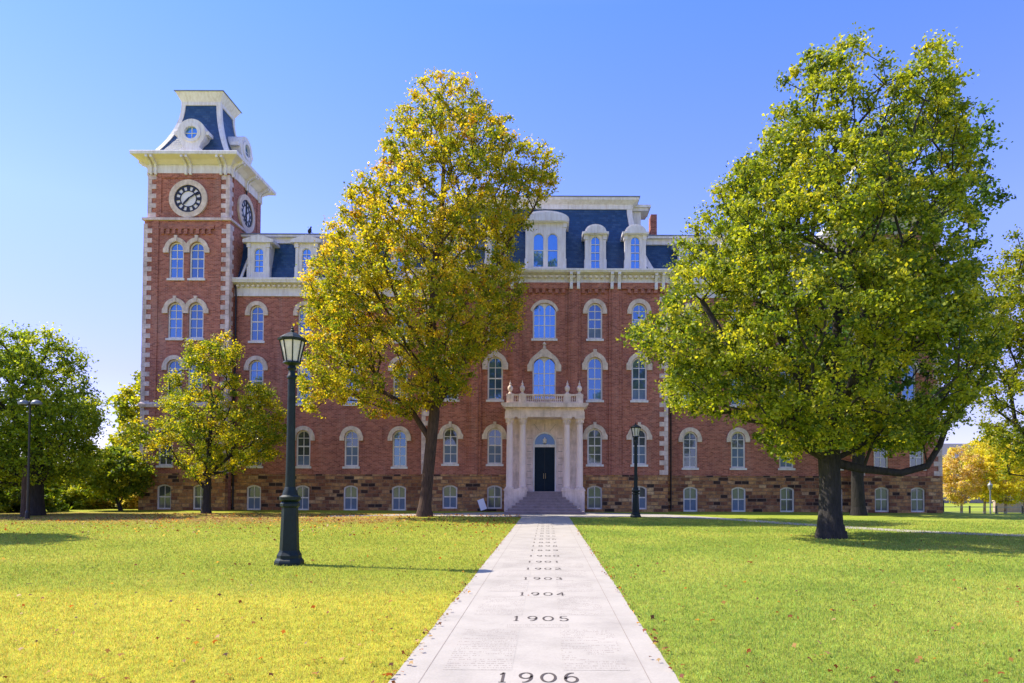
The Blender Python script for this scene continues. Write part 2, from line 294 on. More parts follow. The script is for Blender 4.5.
# ------------------------------------------------------------------ mesh helpers
class MB:
    def __init__(s): s.v = []; s.f = []
    def add(s, vs, fs):
        o = len(s.v); s.v += [tuple(p) for p in vs]; s.f += [tuple(i + o for i in f) for f in fs]; return s
    def box(s, x0, x1, y0, y1, z0, z1):
        if x1 < x0: x0, x1 = x1, x0
        if y1 < y0: y0, y1 = y1, y0
        return s.add([(x0, y0, z0), (x1, y0, z0), (x1, y1, z0), (x0, y1, z0), (x0, y0, z1), (x1, y0, z1), (x1, y1, z1), (x0, y1, z1)],
                     [(0, 3, 2, 1), (4, 5, 6, 7), (0, 1, 5, 4), (1, 2, 6, 5), (2, 3, 7, 6), (3, 0, 4, 7)])
    def lathe(s, prof, x=0, y=0, n=16, rot=0.0):
        vs = []; fs = []
        for r, z in prof:
            for i in range(n):
                a = rot + 2 * math.pi * i / n; vs.append((x + r * math.cos(a), y + r * math.sin(a), z))
        for k in range(len(prof) - 1):
            for i in range(n):
                j = (i + 1) % n; fs.append((k * n + i, k * n + j, (k + 1) * n + j, (k + 1) * n + i))
        fs.append(tuple(range(n - 1, -1, -1))); fs.append(tuple((len(prof) - 1) * n + i for i in range(n)))
        return s.add(vs, fs)
    def tube(s, a, b, r0, r1=None, n=8):
        a = Vector(a); b = Vector(b); r1 = r0 if r1 is None else r1; d = (b - a).normalized()
        u = d.cross(Vector((0, 0, 1)) if abs(d.z) < .9 else Vector((1, 0, 0))).normalized(); v_ = d.cross(u)
        vs = [a + (u * math.cos(t) + v_ * math.sin(t)) * r0 for t in [2 * math.pi * i / n for i in range(n)]] + [b + (u * math.cos(t) + v_ * math.sin(t)) * r1 for t in [2 * math.pi * i / n for i in range(n)]]
        return s.add(vs, [(i, i + n, (i + 1) % n + n, (i + 1) % n) for i in range(n)] + [tuple(range(n)), tuple(range(2 * n - 1, n - 1, -1))])
    def plate(s, outer, holes, y0, y1):
        """polygon in (x,z) with holes, front at y0, back at y1"""
        loops = [outer] + list(holes)
        flat = [p for l in loops for p in l]
        tris = tessellate_polygon([[Vector((x, z, 0)) for x, z in l] for l in loops])
        n = len(flat); vs = [(x, y0, z) for x, z in flat] + [(x, y1, z) for x, z in flat]; fs = []
        for t in tris:
            a, b, c = t; A, B, C_ = flat[a], flat[b], flat[c]
            area = (B[0] - A[0]) * (C_[1] - A[1]) - (B[1] - A[1]) * (C_[0] - A[0])
            if abs(area) < 1e-9: continue
            if area < 0: a, b, c = a, c, b
            fs.append((a, b, c)); fs.append((c + n, b + n, a + n))
        o = 0
        for l in loops:
            k = len(l)
            for i in range(k):
                j = (i + 1) % k; fs.append((o + i, o + i + n, o + j + n, o + j))
            o += k
        return s.add(vs, fs)
    def mirror_x(s):
        m = MB(); m.v = [(-x, y, z) for x, y, z in s.v]; m.f = [tuple(reversed(f)) for f in s.f]; return m
    def xform(s, mtx):
        m = MB(); m.v = [tuple(mtx @ Vector(p)) for p in s.v]; m.f = list(s.f); return m
    def build(s, name, material, parent=None, smooth=False, weld=False):
        me = bpy.data.meshes.new(name); me.from_pydata(s.v, [], s.f); me.materials.append(material); me.update()
        if smooth:
            me.polygons.foreach_set('use_smooth', [True] * len(me.polygons))
            try: me.set_sharp_from_angle(angle=R(40))
            except Exception: pass
        o = bpy.data.objects.new(name, me); C.objects.link(o)
        if parent: o.parent = parent
        return o
def empty(name, loc=(0, 0, 0), label=None, cat=None, group=None, rz=0):
    o = bpy.data.objects.new(name, None); C.objects.link(o); o.location = loc; o.rotation_euler.z = rz; o.empty_display_size = .3
    tag(o, label, cat, group); return o
def tag(o, label=None, cat=None, group=None, kind=None):
    if label: o['label'] = label
    if cat: o['category'] = cat
    if group: o['group'] = group
    if kind: o['kind'] = kind
    return o
def copy_tree(o, parent=None):
    c = o.copy(); C.objects.link(c); c.parent = parent
    for ch in o.children: copy_tree(ch, c)
    return c

def arch(cx, w_, z0, z1, rise=None, n=14):
    """window outline, counter-clockwise, bottom left first; rise = half circle unless given"""
    h = w_ / 2; rise = h if rise is None else rise
    zs = z1 - rise; pts = [(cx - h, z0), (cx + h, z0)]
    if rise >= h - 1e-6: rr = h; cz = zs; a0, a1 = 0, math.pi
    else:
        rr = (h * h + rise * rise) / (2 * rise); cz = z1 - rr; a = math.asin(h / rr); a0, a1 = math.pi / 2 - a, math.pi / 2 + a
    for i in range(n + 1):
        t = a0 + (a1 - a0) * i / n; pts.append((cx + rr * math.cos(t), cz + rr * math.sin(t)))
    return pts

# ------------------------------------------------------------------ the setting
def sheet(name, x0, x1, y0, y1, z, m, nx=1, ny=1):
    b = MB(); b.v = [(x0 + (x1 - x0) * i / nx, y0 + (y1 - y0) * j / ny, z) for j in range(ny + 1) for i in range(nx + 1)]
    b.f = [(j * (nx + 1) + i, j * (nx + 1) + i + 1, (j + 1) * (nx + 1) + i + 1, (j + 1) * (nx + 1) + i) for j in range(ny) for i in range(nx)]
    return b.build(name, m)
def sstep(t): t = min(1, max(0, t)); return t * t * (3 - 2 * t)
def ground_z(x, y): return -.95 * sstep((y + 1.5) / 10) * sstep((x - 26.2) / 3)     # the land falls away past the right end of the building
gx = [-900, -200, -60, -30, 0, 20] + [26 + .4 * k for k in range(12)] + [35, 45, 80, 300, 900]
gy = [-500, -100, -45, -20, -8] + [-2.5 + .6 * k for k in range(20)] + [14, 30, 80, 300, 1500]
b = MB(); b.v = [(x, y, ground_z(x, y)) for y in gy for x in gx]; q = len(gx)
b.f = [(j * q + i, j * q + i + 1, (j + 1) * q + i + 1, (j + 1) * q + i) for j in range(len(gy) - 1) for i in range(q - 1)]
g = b.build('lawn', M['lawn'], smooth=True); tag(g, kind='structure')
PW = 1.255   # half width of the walk
walk_end = -7.6
def walk_strip(x0, x1, y0, y1, z=.006): return MB().add([(x0, y0, z), (x1, y0, z), (x1, y1, z), (x0, y1, z)], [(0, 1, 2, 3)])
b = MB(); yedge = [-60, walk_end]
nseg = 260; L = []; Rr = []
for i in range(nseg + 1):
    y = -60 + (walk_end + 60) * i / nseg
    L.append(-PW + .006 * math.sin(y * 1.1) + .006 * rng.normal()); Rr.append(PW + .006 * math.sin(y * .9) + .006 * rng.normal())
for i in range(nseg):
    ya = -60 + (walk_end + 60) * i / nseg; yb = -60 + (walk_end + 60) * (i + 1) / nseg
    b.add([(L[i], ya, .006), (Rr[i], ya, .006), (Rr[i + 1], yb, .006), (L[i + 1], yb, .006)], [(0, 1, 2, 3)])
walk = tag(b.build('path', M['walk']), kind='structure')
# cross walk in front of the steps with its two branches
def ribbon(pts, wd, z, mname, name):
    b = MB(); vs = []
    for i, p in enumerate(pts):
        a = Vector(pts[max(i - 1, 0)]); c = Vector(pts[min(i + 1, len(pts) - 1)]); d = (c - a).normalized(); nrm = Vector((-d.y, d.x))
        ww = wd[i] if isinstance(wd, list) else wd
        vs += [(p[0] + nrm.x * ww / 2, p[1] + nrm.y * ww / 2, z), (p[0] - nrm.x * ww / 2, p[1] - nrm.y * ww / 2, z)]
    b.add(vs, [(2 * i + 1, 2 * i + 3, 2 * i + 2, 2 * i) for i in range(len(pts) - 1)])
    return tag(b.build(name, M[mname]), kind='structure')
def smooth_pts(P, n=8):
    out = []
    for i in range(len(P) - 1):
        p0 = Vector(P[max(i - 1, 0)]); p1 = Vector(P[i]); p2 = Vector(P[i + 1]); p3 = Vector(P[min(i + 2, len(P) - 1)])
        for k in range(n):
            t = k / n; out.append(tuple(.5 * ((2 * p1) + (p2 - p0) * t + (2 * p0 - 5 * p1 + 4 * p2 - p3) * t * t + (3 * p1 - p0 - 3 * p2 + p3) * t ** 3)))
    out.append(tuple(P[-1])); return out
P = smooth_pts([(-11.5, -8.4), (-9.5, -7.4), (-7, -6.3), (-3, -5.5), (0, -5.3), (3, -5.5), (6, -6.4), (9, -9.6), (11.5, -14.6), (14.2, -19.0), (18, -21.2), (26, -22.4), (45, -23.5)])
wds = []
for p in P:
    a = abs(p[0]); wds.append(6.0 if a < 3 else max(1.3, 6.0 - (a - 3) * .78))
ribbon(P, wds, .010, 'walk', 'pavement')
# joints of the walk, years and engraved name columns
jb = MB()
for sx in (-1, 1): jb.add(walk_strip(sx * (PW - .26) - .004, sx * (PW - .26) + .004, -45, walk_end, .0076).v, [(0, 1, 2, 3)])
years = {1906: 6.05, 1905: 8.70, 1904: 10.65, 1903: 12.4, 1902: 13.85, 1901: 15.1, 1900: 16.35, 1899: 17.75, 1898: 19.0, 1897: 20.2, 1896: 21.4, 1895: 22.7, 1894: 24.0, 1893: 25.2, 1892: 26.5, 1891: 27.7, 1890: 29.0, 1889: 30.3, 1888: 31.6, 1887: 33.0}
def stroke(b, pts, thin, thick):
    vs = []; n = len(pts)
    for i, (x, z) in enumerate(pts):
        a = pts[max(i - 1, 0)]; c = pts[min(i + 1, n - 1)]; dx, dz = c[0] - a[0], c[1] - a[1]; l = math.hypot(dx, dz) or 1
        w_ = (thin + (thick - thin) * abs(dz) / l) / 2; vs += [(x - dz / l * w_, z + dx / l * w_, 0), (x + dz / l * w_, z - dx / l * w_, 0)]
    b.add(vs, [(2 * i + 1, 2 * i + 3, 2 * i + 2, 2 * i) for i in range(n - 1)])
def arc(cx, cz, rx, rz, a0, a1, n=20): return [(cx + rx * math.cos(R(a0 + (a1 - a0) * i / n)), cz + rz * math.sin(R(a0 + (a1 - a0) * i / n))) for i in range(n + 1)]
DG = {'0': [arc(.5, .5, .42, .46, 0, 360, 32)],
      '1': [[(.5, .0), (.5, 1.0)], [(.28, .02), (.72, .02)], [(.28, .80), (.40, .86), (.5, .99)]],
      '2': [arc(.48, .70, .34, .27, 160, -20) + [(.62, .42), (.12, .04)], [(.12, .04), (.88, .04)], [(.88, .02), (.9, .16)]],
      '3': [arc(.46, .74, .28, .23, 150, -90), arc(.46, .27, .36, .25, 90, -150)],
      '4': [[(.66, .0), (.66, 1.0)], [(.66, .97), (.06, .30)], [(.06, .28), (.94, .28)]],
      '5': [[(.24, .96), (.80, .96)], [(.24, .96), (.20, .56)], arc(.46, .30, .36, .29, 125, -150)],
      '6': [arc(.5, .31, .36, .29, 0, 360, 28), [(.145, .34)] + arc(.62, .42, .48, .56, 170, 82)],
      '7': [[(.12, .96), (.88, .96)], [(.88, .95), (.36, .0)]],
      '8': [arc(.5, .74, .28, .22, 0, 360, 24), arc(.5, .27, .36, .25, 0, 360, 24)],
      '9': [arc(.5, .69, .36, .29, 0, 360, 28), [(.855, .66)] + arc(.38, .58, .48, .56, -10, -98)]}
def year_mesh(t, w_=.145, h_=.30, gap=.20):
    b = MB()
    for k, ch in enumerate(t):
        m_ = MB()
        for q in DG[ch]: stroke(m_, q, .055, .17)
        x0 = (k - 1.5) * gap - w_ / 2
        b.add([(x0 + x * w_, z * h_, k * .0003) for x, z, _ in m_.v], m_.f)
    return b
def panel(x0, x1, y0, y1):
    return tag(walk_strip(x0, x1, y0, y1, .0075).build('engraved_names', M['walk_names']), kind='structure')
ys = sorted(years.items(), key=lambda t: -t[0])
prev = 3.2
for yr, d in ys:
    y = -D0 + d
    t = year_mesh(str(yr)).build('engraved_year', M['engrave']); t.location = (.015, y - .15, .009); tag(t, kind='structure')
    if d < 20:
        gap = d - prev - .30
        for sx in (-1, 1):
            x0, x1 = (-.85, -.22) if sx < 0 else (.25, .86)
            panel(x0, x1, -D0 + prev + .24, -D0 + d - (.62 if d < 10 else .22))
        jb.add(walk_strip(-.95, .95, y - .292, y - .286, .0078).v, [(0, 1, 2, 3)]) if d > 10 else None
    prev = d
panel(-.38, .36, -D0 + 8.17, -D0 + 8.34)
tag(jb.build('paving_joints', M['joint']), kind='structure')

# ------------------------------------------------------------------ the building
B = empty('college_building', (-.08, 0, 0), 'long red brick building with clock tower, blue slate mansard roofs and pillared entrance', 'building')
YP, YT = -.9, -.85                     # front planes of the pavilion and of the towers
DP, DT = D0 + YP, D0 + YT
XP, XT0, XT1 = 7.87, 20.42, 25.95
zw = lambda py: zp(py - 1.2, D0); zv = lambda py: zp(py, DP); zt = lambda py: zp(py - 1.6, DT)
Z_ST = zv(474.8)                       # top of the stone base
Z_WE = zw(298.8); Z_PE = zv(283)       # tops of brick under the cornices
Z_WG = zw(282.2); Z_PG = zv(271)     # gutters
GL = ['glass_lo', 'glass_hi']
def window(x, yf, z0, z1, w_=.93, rise=None, rows=(.34, .60), hi=False, hood='ring', mull=1, double=False, depth=.2, blind=0.0, sill=True):
    depth = depth - .06
    """sash window in a wall whose face is at yf: frame (part) > pane, hood, sill"""
    yo = yf + depth - .06; f = MB()
    outer = arch(x, w_, z0, z1, rise)
    if double:
        t = .09; wl = (w_ - 3 * t) / 2; holes = []
        for s in (-1, 1): holes.append(arch(x + s * (wl + t) / 2, wl, z0 + t, z1 - .12, wl / 2))
        f.plate(outer, holes, yo, yo + .1)
        for s in (-1, 1):
            xc = x + s * (wl + t) / 2
            f.box(xc - .015, xc + .015, yo + .03, yo + .08, z0 + .05, z1 - .16)
            for q in rows: f.box(xc - wl / 2, xc + wl / 2, yo + .025, yo + .085, z0 + (z1 - z0) * q - .022, z0 + (z1 - z0) * q + .022)
    else:
        t = .095; ri = None if rise is None else max(.04, rise * (w_ - 2 * t) / w_)
        f.plate(outer, [arch(x, w_ - 2 * t, z0 + t, z1 - t, ri)], yo, yo + .1)
        f.box(x - .023, x + .023, yo + .03, yo + .08, z0 + .05, z1 - .06)
        for k, q in enumerate(rows):
            hh = .04 if k == len(rows) // 2 else .024
            f.box(x - w_ / 2 + .05, x + w_ / 2 - .05, yo + .025, yo + .085, z0 + (z1 - z0) * q - hh, z0 + (z1 - z0) * q + hh)
    fo = f.build('window', M['white'], B)
    pb = MB().plate([(p[0] * .999 + x * .001, p[1]) for p in arch(x, w_ - .06, z0 + .03, z1 - .03, None if rise is None else rise * .9)], [], yo + .055, yo + .075)
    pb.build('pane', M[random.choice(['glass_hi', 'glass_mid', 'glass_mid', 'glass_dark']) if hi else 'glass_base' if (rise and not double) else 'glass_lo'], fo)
    if blind:
        MB().box(x - w_ / 2 + .07, x + w_ / 2 - .07, yo + .045, yo + .054, z0 + .08, z0 + (z1 - z0) * blind).build('blind', M['shade'], fo)
    if sill: MB().box(x - w_ / 2 - .09, x + w_ / 2 + .09, yf - .09, yf + depth - .07, z0 - .14, z0 - .003).build('sill', M['trim'] if sill == 'stone' else M['white'], fo)
    if hood: make_hood(x, yf, z1, w_, rise, hood).build('window_hood', M['trim'], fo)
    HK[0] += 1
    return outer
HK = [0]
def make_hood(x, yf, z1, w_, rise, style):
    yf = yf - .006 * (HK[0] % 2)
    h = w_ / 2; r = h if rise is None else rise; zs = z1 - r; T = .27; b = MB(); i0 = arch(x, w_ + .004, zs - .3, z1 + .002, r)[2:]
    if style in ('point', 'finial'):
        drop = .34; n = 16; out = []
        for i in range(n + 1):
            t = math.pi * i / n; rr = h + T
            px_ = x + rr * math.cos(t); pz = zs + (r + T) * math.sin(t)
            pz += (.34 if style == 'finial' else .12) * max(0, 1 - abs(px_ - x) / (h * .9)) ** 1.5
            out.append((px_, pz))
        poly = [(x + h, zs - drop), (x + h + T + .07, zs - drop), (x + h + T + .07, zs + .06)] + out[1:-1] + [(x - h - T - .07, zs + .06), (x - h - T - .07, zs - drop), (x - h, zs - drop)] + list(reversed(i0))
        b.plate(poly, [], yf - .12, yf - .002)
        if style == 'finial':
            zt_ = zs + r + T + .28
            b.lathe([(.07, zt_ - .1), (.12, zt_ + .05), (.06, zt_ + .15), (.13, zt_ + .27), (.02, zt_ + .42)], x, yf - .08, 8)
        else: b.add(*key(x, yf, z1, .20, T + .22))
        return b
    drop = {'ring': .22, 'key': .24}.get(style, .2)
    out = [(x + (h + T) * math.cos(math.pi * i / 16), zs + (r + T) * math.sin(math.pi * i / 16)) for i in range(17)]
    if rise is not None and rise < h * .8:
        out = arch(x, w_ + 2 * T * .6, zs - .3, z1 + T * .8, rise * 1.15)[2:]; drop = 0
        poly = [i0[0]] + out + list(reversed(i0))[:-1]
        poly = out + list(reversed(i0)); b.plate(poly, [], yf - .03, yf - .002); return b
    sh = .08 if style == 'key' else .03
    poly = [(x + h, zs - drop), (x + h + T + sh, zs - drop), (x + h + T + sh, zs + .02)] + out[1:-1] + [(x - h - T - sh, zs + .02), (x - h - T - sh, zs - drop), (x - h, zs - drop)] + list(reversed(i0))
    b.plate(poly, [], yf - .10, yf - .002)
    if style == 'key': b.add(*key(x, yf, z1, .17, T + .13))
    return b
def key(x, yf, z1, wk, hk):
    vs = [(x - wk * .35, yf - .17, z1 + .01), (x + wk * .35, yf - .17, z1 + .01), (x + wk * .6, yf - .17, z1 + hk), (x - wk * .6, yf - .17, z1 + hk)]
    vs += [(a, yf - .05, c) for a, _, c in vs]
    return vs, [(0, 1, 2, 3), (7, 6, 5, 4), (0, 4, 5, 1), (1, 5, 6, 2), (2, 6, 7, 3), (3, 7, 4, 0)]
rect = lambda x0, x1, z0, z1: [(x0, z0), (x1, z0), (x1, z1), (x0, z1)]

# --- wings
wx = [9.50, 12.64, 15.80, 18.95]
zb = (zw(512.3), zw(487.3)); z1f = (zw(468.4), zw(432.2)); z2f = (zw(405.8), zw(362.3)); z3f = (zw(343.4), zw(307.8))
for side in (-1, 1):
    x0, x1 = sorted((side * XP, side * XT0)); hs_, hb = [], []
    for k, xx in enumerate(wx):
        x = side * xx
        hb.append(window(x, -.10, zb[0], zb[1], .93, .16, (.5,), hood=None, sill=False, depth=.2, blind=random.choice([.48, .48, 0])))
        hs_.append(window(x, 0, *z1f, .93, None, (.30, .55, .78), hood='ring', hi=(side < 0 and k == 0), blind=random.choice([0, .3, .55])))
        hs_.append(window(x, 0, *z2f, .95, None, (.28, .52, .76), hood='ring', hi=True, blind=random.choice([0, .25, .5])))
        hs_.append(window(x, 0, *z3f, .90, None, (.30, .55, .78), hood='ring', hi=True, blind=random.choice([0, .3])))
    MB().plate(rect(x0, x1, Z_ST + .001, Z_WE), hs_, 0, .3).build('wall', M['brick'], B)
    MB().plate(rect(x0, x1, -.3, Z_ST), hb, -.10, .3).build('stone_base', M['stone'], B)
    MB().box(x0, x1, .31, 12, -.3, Z_WE).build('wall', M['brick'], B)
    # brick panel courses under the first floor windows
    for xx in wx: MB().box(side * xx - .62, side * xx + .62, -.05, -.002, Z_ST + .004, Z_ST + .34).build('brick_apron', M['brick'], B)
# --- pavilion
hs_, hb = [], []
pz_b = (zv(509), zv(485.3)); pz1 = (zv(464.2), zv(428.3)); pz2 = (zv(400), zv(357)); pz3 = (zv(338.8), zv(303))
for x in (-6.05, -3.2, 3.2, 6.05):
    hb.append(window(x, YP - .10, *pz_b, .96, .18, (.5,), hood=None, sill=False, depth=.24, blind=.48 if x in (-6.05, 6.05) else 0))
    hs_.append(window(x, YP, *pz1, .95, None, (.28, .52, .76), hood='key', blind=random.choice([0, .5])))
    hs_.append(window(x, YP, *pz2, .98, None, (.26, .5, .75), hood='point', hi=True, blind=random.choice([0, 0, .25])))
    hs_.append(window(x, YP, *pz3, .95, None, (.30, .55, .78), hood='ring', hi=True, blind=.3))
hs_.append(window(-.05, YP, *pz2, 1.5, .60, (.34, .62), hood='finial', hi=True, double=True, sill=False))
hs_.append(window(-.05, YP, *pz3, 1.5, .60, (.38, .66), hood='ring', hi=True, double=True))
DW, DZ0, DZ1 = 1.46, zp(491.2, D0 - 1.1), zp(432.4, D0 - 1.1)
hs_.append(arch(0, DW - .02, Z_ST + .001, DZ1, None)[0:]) if False else None
door_hole = rect(-1.2, 1.2, Z_ST + .3, zv(436))
MB().plate(rect(-XP, XP, Z_ST + .001, Z_PE), hs_, YP, YP + .3).build('wall', M['brick'], B)
MB().plate(rect(-XP, XP, -.3, Z_ST), hb, YP - .10, YP + .3).build('stone_base', M['stone'], B)
MB().box(-XP, XP, YP + .31, 13, -.3, Z_PE).build('wall', M['brick'], B)
# brick strips of the pavilion
for xa, xb_ in ((-4.9, -4.1), (-2.28, -1.5), (1.5, 2.28), (4.1, 4.9)):
    zlow = Z_ST + .003 if abs(xa) > 3 else zv(395)
    MB().box(xa, xb_, YP - .14, YP - .002, zlow, Z_PE - .25).build('pilaster', M['brick'], B)
    MB().box(xa + .18, xb_ - .18, YP - .22, YP - .142, zlow, Z_PE - .25).build('pilaster', M['brick'], B)
for xa in (-6.9, 6.9): pass
cb = MB()
for k in range(72):
    x = -XP + .35 + k * (2 * XP - .7) / 71
    if any(a - .1 < x < b_ + .1 for a, b_ in ((-4.9, -4.1), (-2.28, -1.5), (1.5, 2.28), (4.1, 4.9))): continue
    if k % 2: cb.box(x - .11, x + .11, YP - .16, YP - .002, Z_PE - .68, Z_PE - .42)
for a, b_ in ((-XP + .003, -4.92), (-4.08, -2.3), (-1.48, 1.48), (2.3, 4.08), (4.92, XP - .003)):
    cb.box(a, b_, YP - .14, YP - .004, Z_PE - .40, Z_PE - .003)
cb.build('corbel_table', M['brick'], B)
# quoins
def quoins(xc, sx, yf, z0, z1, back=True, pitch=.62, name='quoins', rear=None):
    b = MB(); z = z0; k = 0
    while z + pitch / 2 <= z1 + .02:
        ln = .52 if k % 2 == 0 else .22; lb = .30 if k % 2 == 0 else .5
        b.box(xc + sx * .035, xc - sx * ln, yf - .04, yf + lb, z + .006, z + pitch / 2 - .006)
        z += pitch / 2; k += 1
    b.build(name, M['quoin'], B)
for s in (-1, 1):
    quoins(s * XP, s, YP, Z_ST + .02, Z_PE - .7)

# --- profile swept round a rectangle: prof = [(outward offset, z)]
def sweep(x0, x1, y0, y1, prof, top=False, bottom=False):
    b = MB(); vs = []
    for o, z in prof: vs += [(x0 - o, y0 - o, z), (x1 + o, y0 - o, z), (x1 + o, y1 + o, z), (x0 - o, y1 + o, z)]
    fs = [(4 * k + i, 4 * k + (i + 1) % 4, 4 * (k + 1) + (i + 1) % 4, 4 * (k + 1) + i) for k in range(len(prof) - 1) for i in range(4)]
    if top: q = 4 * (len(prof) - 1); fs.append((q, q + 1, q + 2, q + 3))
    if bottom: fs.append((3, 2, 1, 0))
    return b.add(vs, fs)
def mansard(zb_, zt_, i0, i1, n=9, p=1.9):
    return [(-(i0 + (i1 - i0) * (1 - (1 - t) ** p)), zb_ + (zt_ - zb_) * t) for t in [k / n for k in range(n + 1)]]
def hips(x0, x1, y0, prof, wd=.26, y1=None):
    for s, xc in ((-1, x0), (1, x1)):
        for yc, sy in ((y0, -1),) + (((y1, 1),) if y1 is not None else ()):
            b = MB()
            for k in range(len(prof) - 1):
                (oa, za), (ob, zb2) = prof[k], prof[k + 1]
                vs = []
                for o, z in ((oa, za), (ob, zb2)):
                    X, Y = xc + s * (o + .05), yc + sy * (o + .05)
                    vs += [(X, Y, z), (X - s * wd, Y, z), (X - s * wd, Y - sy * wd, z), (X, Y - sy * wd, z)]
                b.add(vs, [(0, 1, 2, 3), (7, 6, 5, 4)] + [(i, i + 4, (i + 1) % 4 + 4, (i + 1) % 4) for i in range(4)])
            b.build('hip_trim', M['white'], B)
def cornice(x0, x1, y0, y1, zbot, ztop, out, closed_x=True, m='white'):
    h = ztop - zbot
    prof = [(.004, zbot), (.10, zbot), (.10, zbot + .12), (.06, zbot + .13), (.06, zbot + h * .62), (.14, zbot + h * .66), (out * .9, zbot + h * .735), (out * .92, zbot + h * .8), (out, ztop - .12), (out, ztop), (out - .12, ztop + .02), (-.9, ztop + .03)]
    return sweep(x0, x1, y0, y1, prof)
# wings' cornice and roof
for side in (-1, 1):
    x0, x1 = sorted((side * (XP - 2.2), side * (XT0 + 1.9)))
    cornice(x0, x1, 0, 12, Z_WE, Z_WG, .55).build('cornice', M['white'], B)
    db = MB(); x = x0 + .4
    while x < x1 - .3:
        if abs(x) > XT0 or abs(x + .16) < XP: x += .34; continue
        db.box(x, x + .16, -.30, -.062, Z_WG - .52, Z_WG - .40); x += .34
    db.build('cornice_dentils', M['cream'], B)
    pr = mansard(Z_WG + .03, zw(239.0), .25, 1.15, p=1.5)
    sweep(x0, x1, 0, 12, pr, top=True).build('roof', M['slate'], B)
    zt0, zt1 = zw(240), zw(231.8)
    sweep(x0, x1, 0, 12, [(-1.2, zt0 - .02), (-1.0, zt0), (-1.0, zt0 + .35), (-.72, zt1 - .2), (-.70, zt1 - .08)], bottom=True).build('roof_cornice', M['white'], B)
    sweep(x0, x1, 0, 12, [(-.72, zt1 - .08), (-.66, zt1 - .06), (-.66, zt1), (-1.2, zt1 + .02)], top=True, bottom=True).build('roof_edge', M['capmetal'], B)
# pavilion cornice and roof
cornice(-XP, XP, YP, 13, Z_PE, Z_PG, .60).build('cornice', M['white'], B)
db = MB(); x = -XP - .1
while x < XP:
    db.box(x, x + .17, YP - .32, YP - .062, Z_PG - .50, Z_PG - .36); x += .36
db.build('cornice_dentils', M['cream'], B)
def bracket(x, y, z0, z1, out, wd, mtx=None):
    """scrolled bracket on a wall at y, foot z0, head z1"""
    h = z1 - z0; pr_ = [(0, z0), (.10, z0), (.13, z0 + h * .12), (.11, z0 + h * .45), (.20, z0 + h * .62), (out * .75, z0 + h * .80), (out, z0 + h * .86), (out, z1), (0, z1)]
    b = MB(); n = len(pr_)
    b.add([(x - wd / 2, y - o, z) for o, z in pr_] + [(x + wd / 2, y - o, z) for o, z in pr_], [tuple(range(n)), tuple(range(2 * n - 1, n - 1, -1))] + [(i, i + n, (i + 1) % n + n, (i + 1) % n) for i in range(n)])
    if mtx is not None: b = b.xform(mtx)
    b.build('bracket', M['white'], B)
for xa in (-4.5, -1.89, 1.89, 4.5, -7.35, 7.35):
    for s_ in (-1, 1): bracket(xa + s_ * .23, YP - .224 if abs(xa) < 7 else YP - .10, Z_PE - .45, Z_PE + (Z_PG - Z_PE) * .72, .36, .19)
pr = mansard(Z_PG + .03, zp(205.5, DP + 2), .62, 2.1, p=1.7)
sweep(-XP, XP, YP, 13, pr, top=True).build('roof', M['slate'], B)
hips(-XP, XP, YP, pr, .36)
zt0, zt1 = zp(206.5, DP + 1.6), zp(194.6, DP + 1.4)
sweep(-XP, XP, YP, 13, [(-2.4, zt0 - .02), (-2.0, zt0), (-1.98, zt0 + .3), (-1.62, zt1 - .22), (-1.6, zt1 - .06)], bottom=True).build('roof_cornice', M['white'], B)
sweep(-XP, XP, YP, 13, [(-1.62, zt1 - .06), (-1.54, zt1 - .05), (-1.54, zt1), (-2.4, zt1 + .02)], top=True, bottom=True).build('roof_edge', M['capmetal'], B)
for s_ in (-1, 1): MB().box(s_ * 7.42, s_ * 7.85, 3.2, 4.2, Z_PG, zp(215, D0 + 3.4)).build('chimney', M['brick'], B)

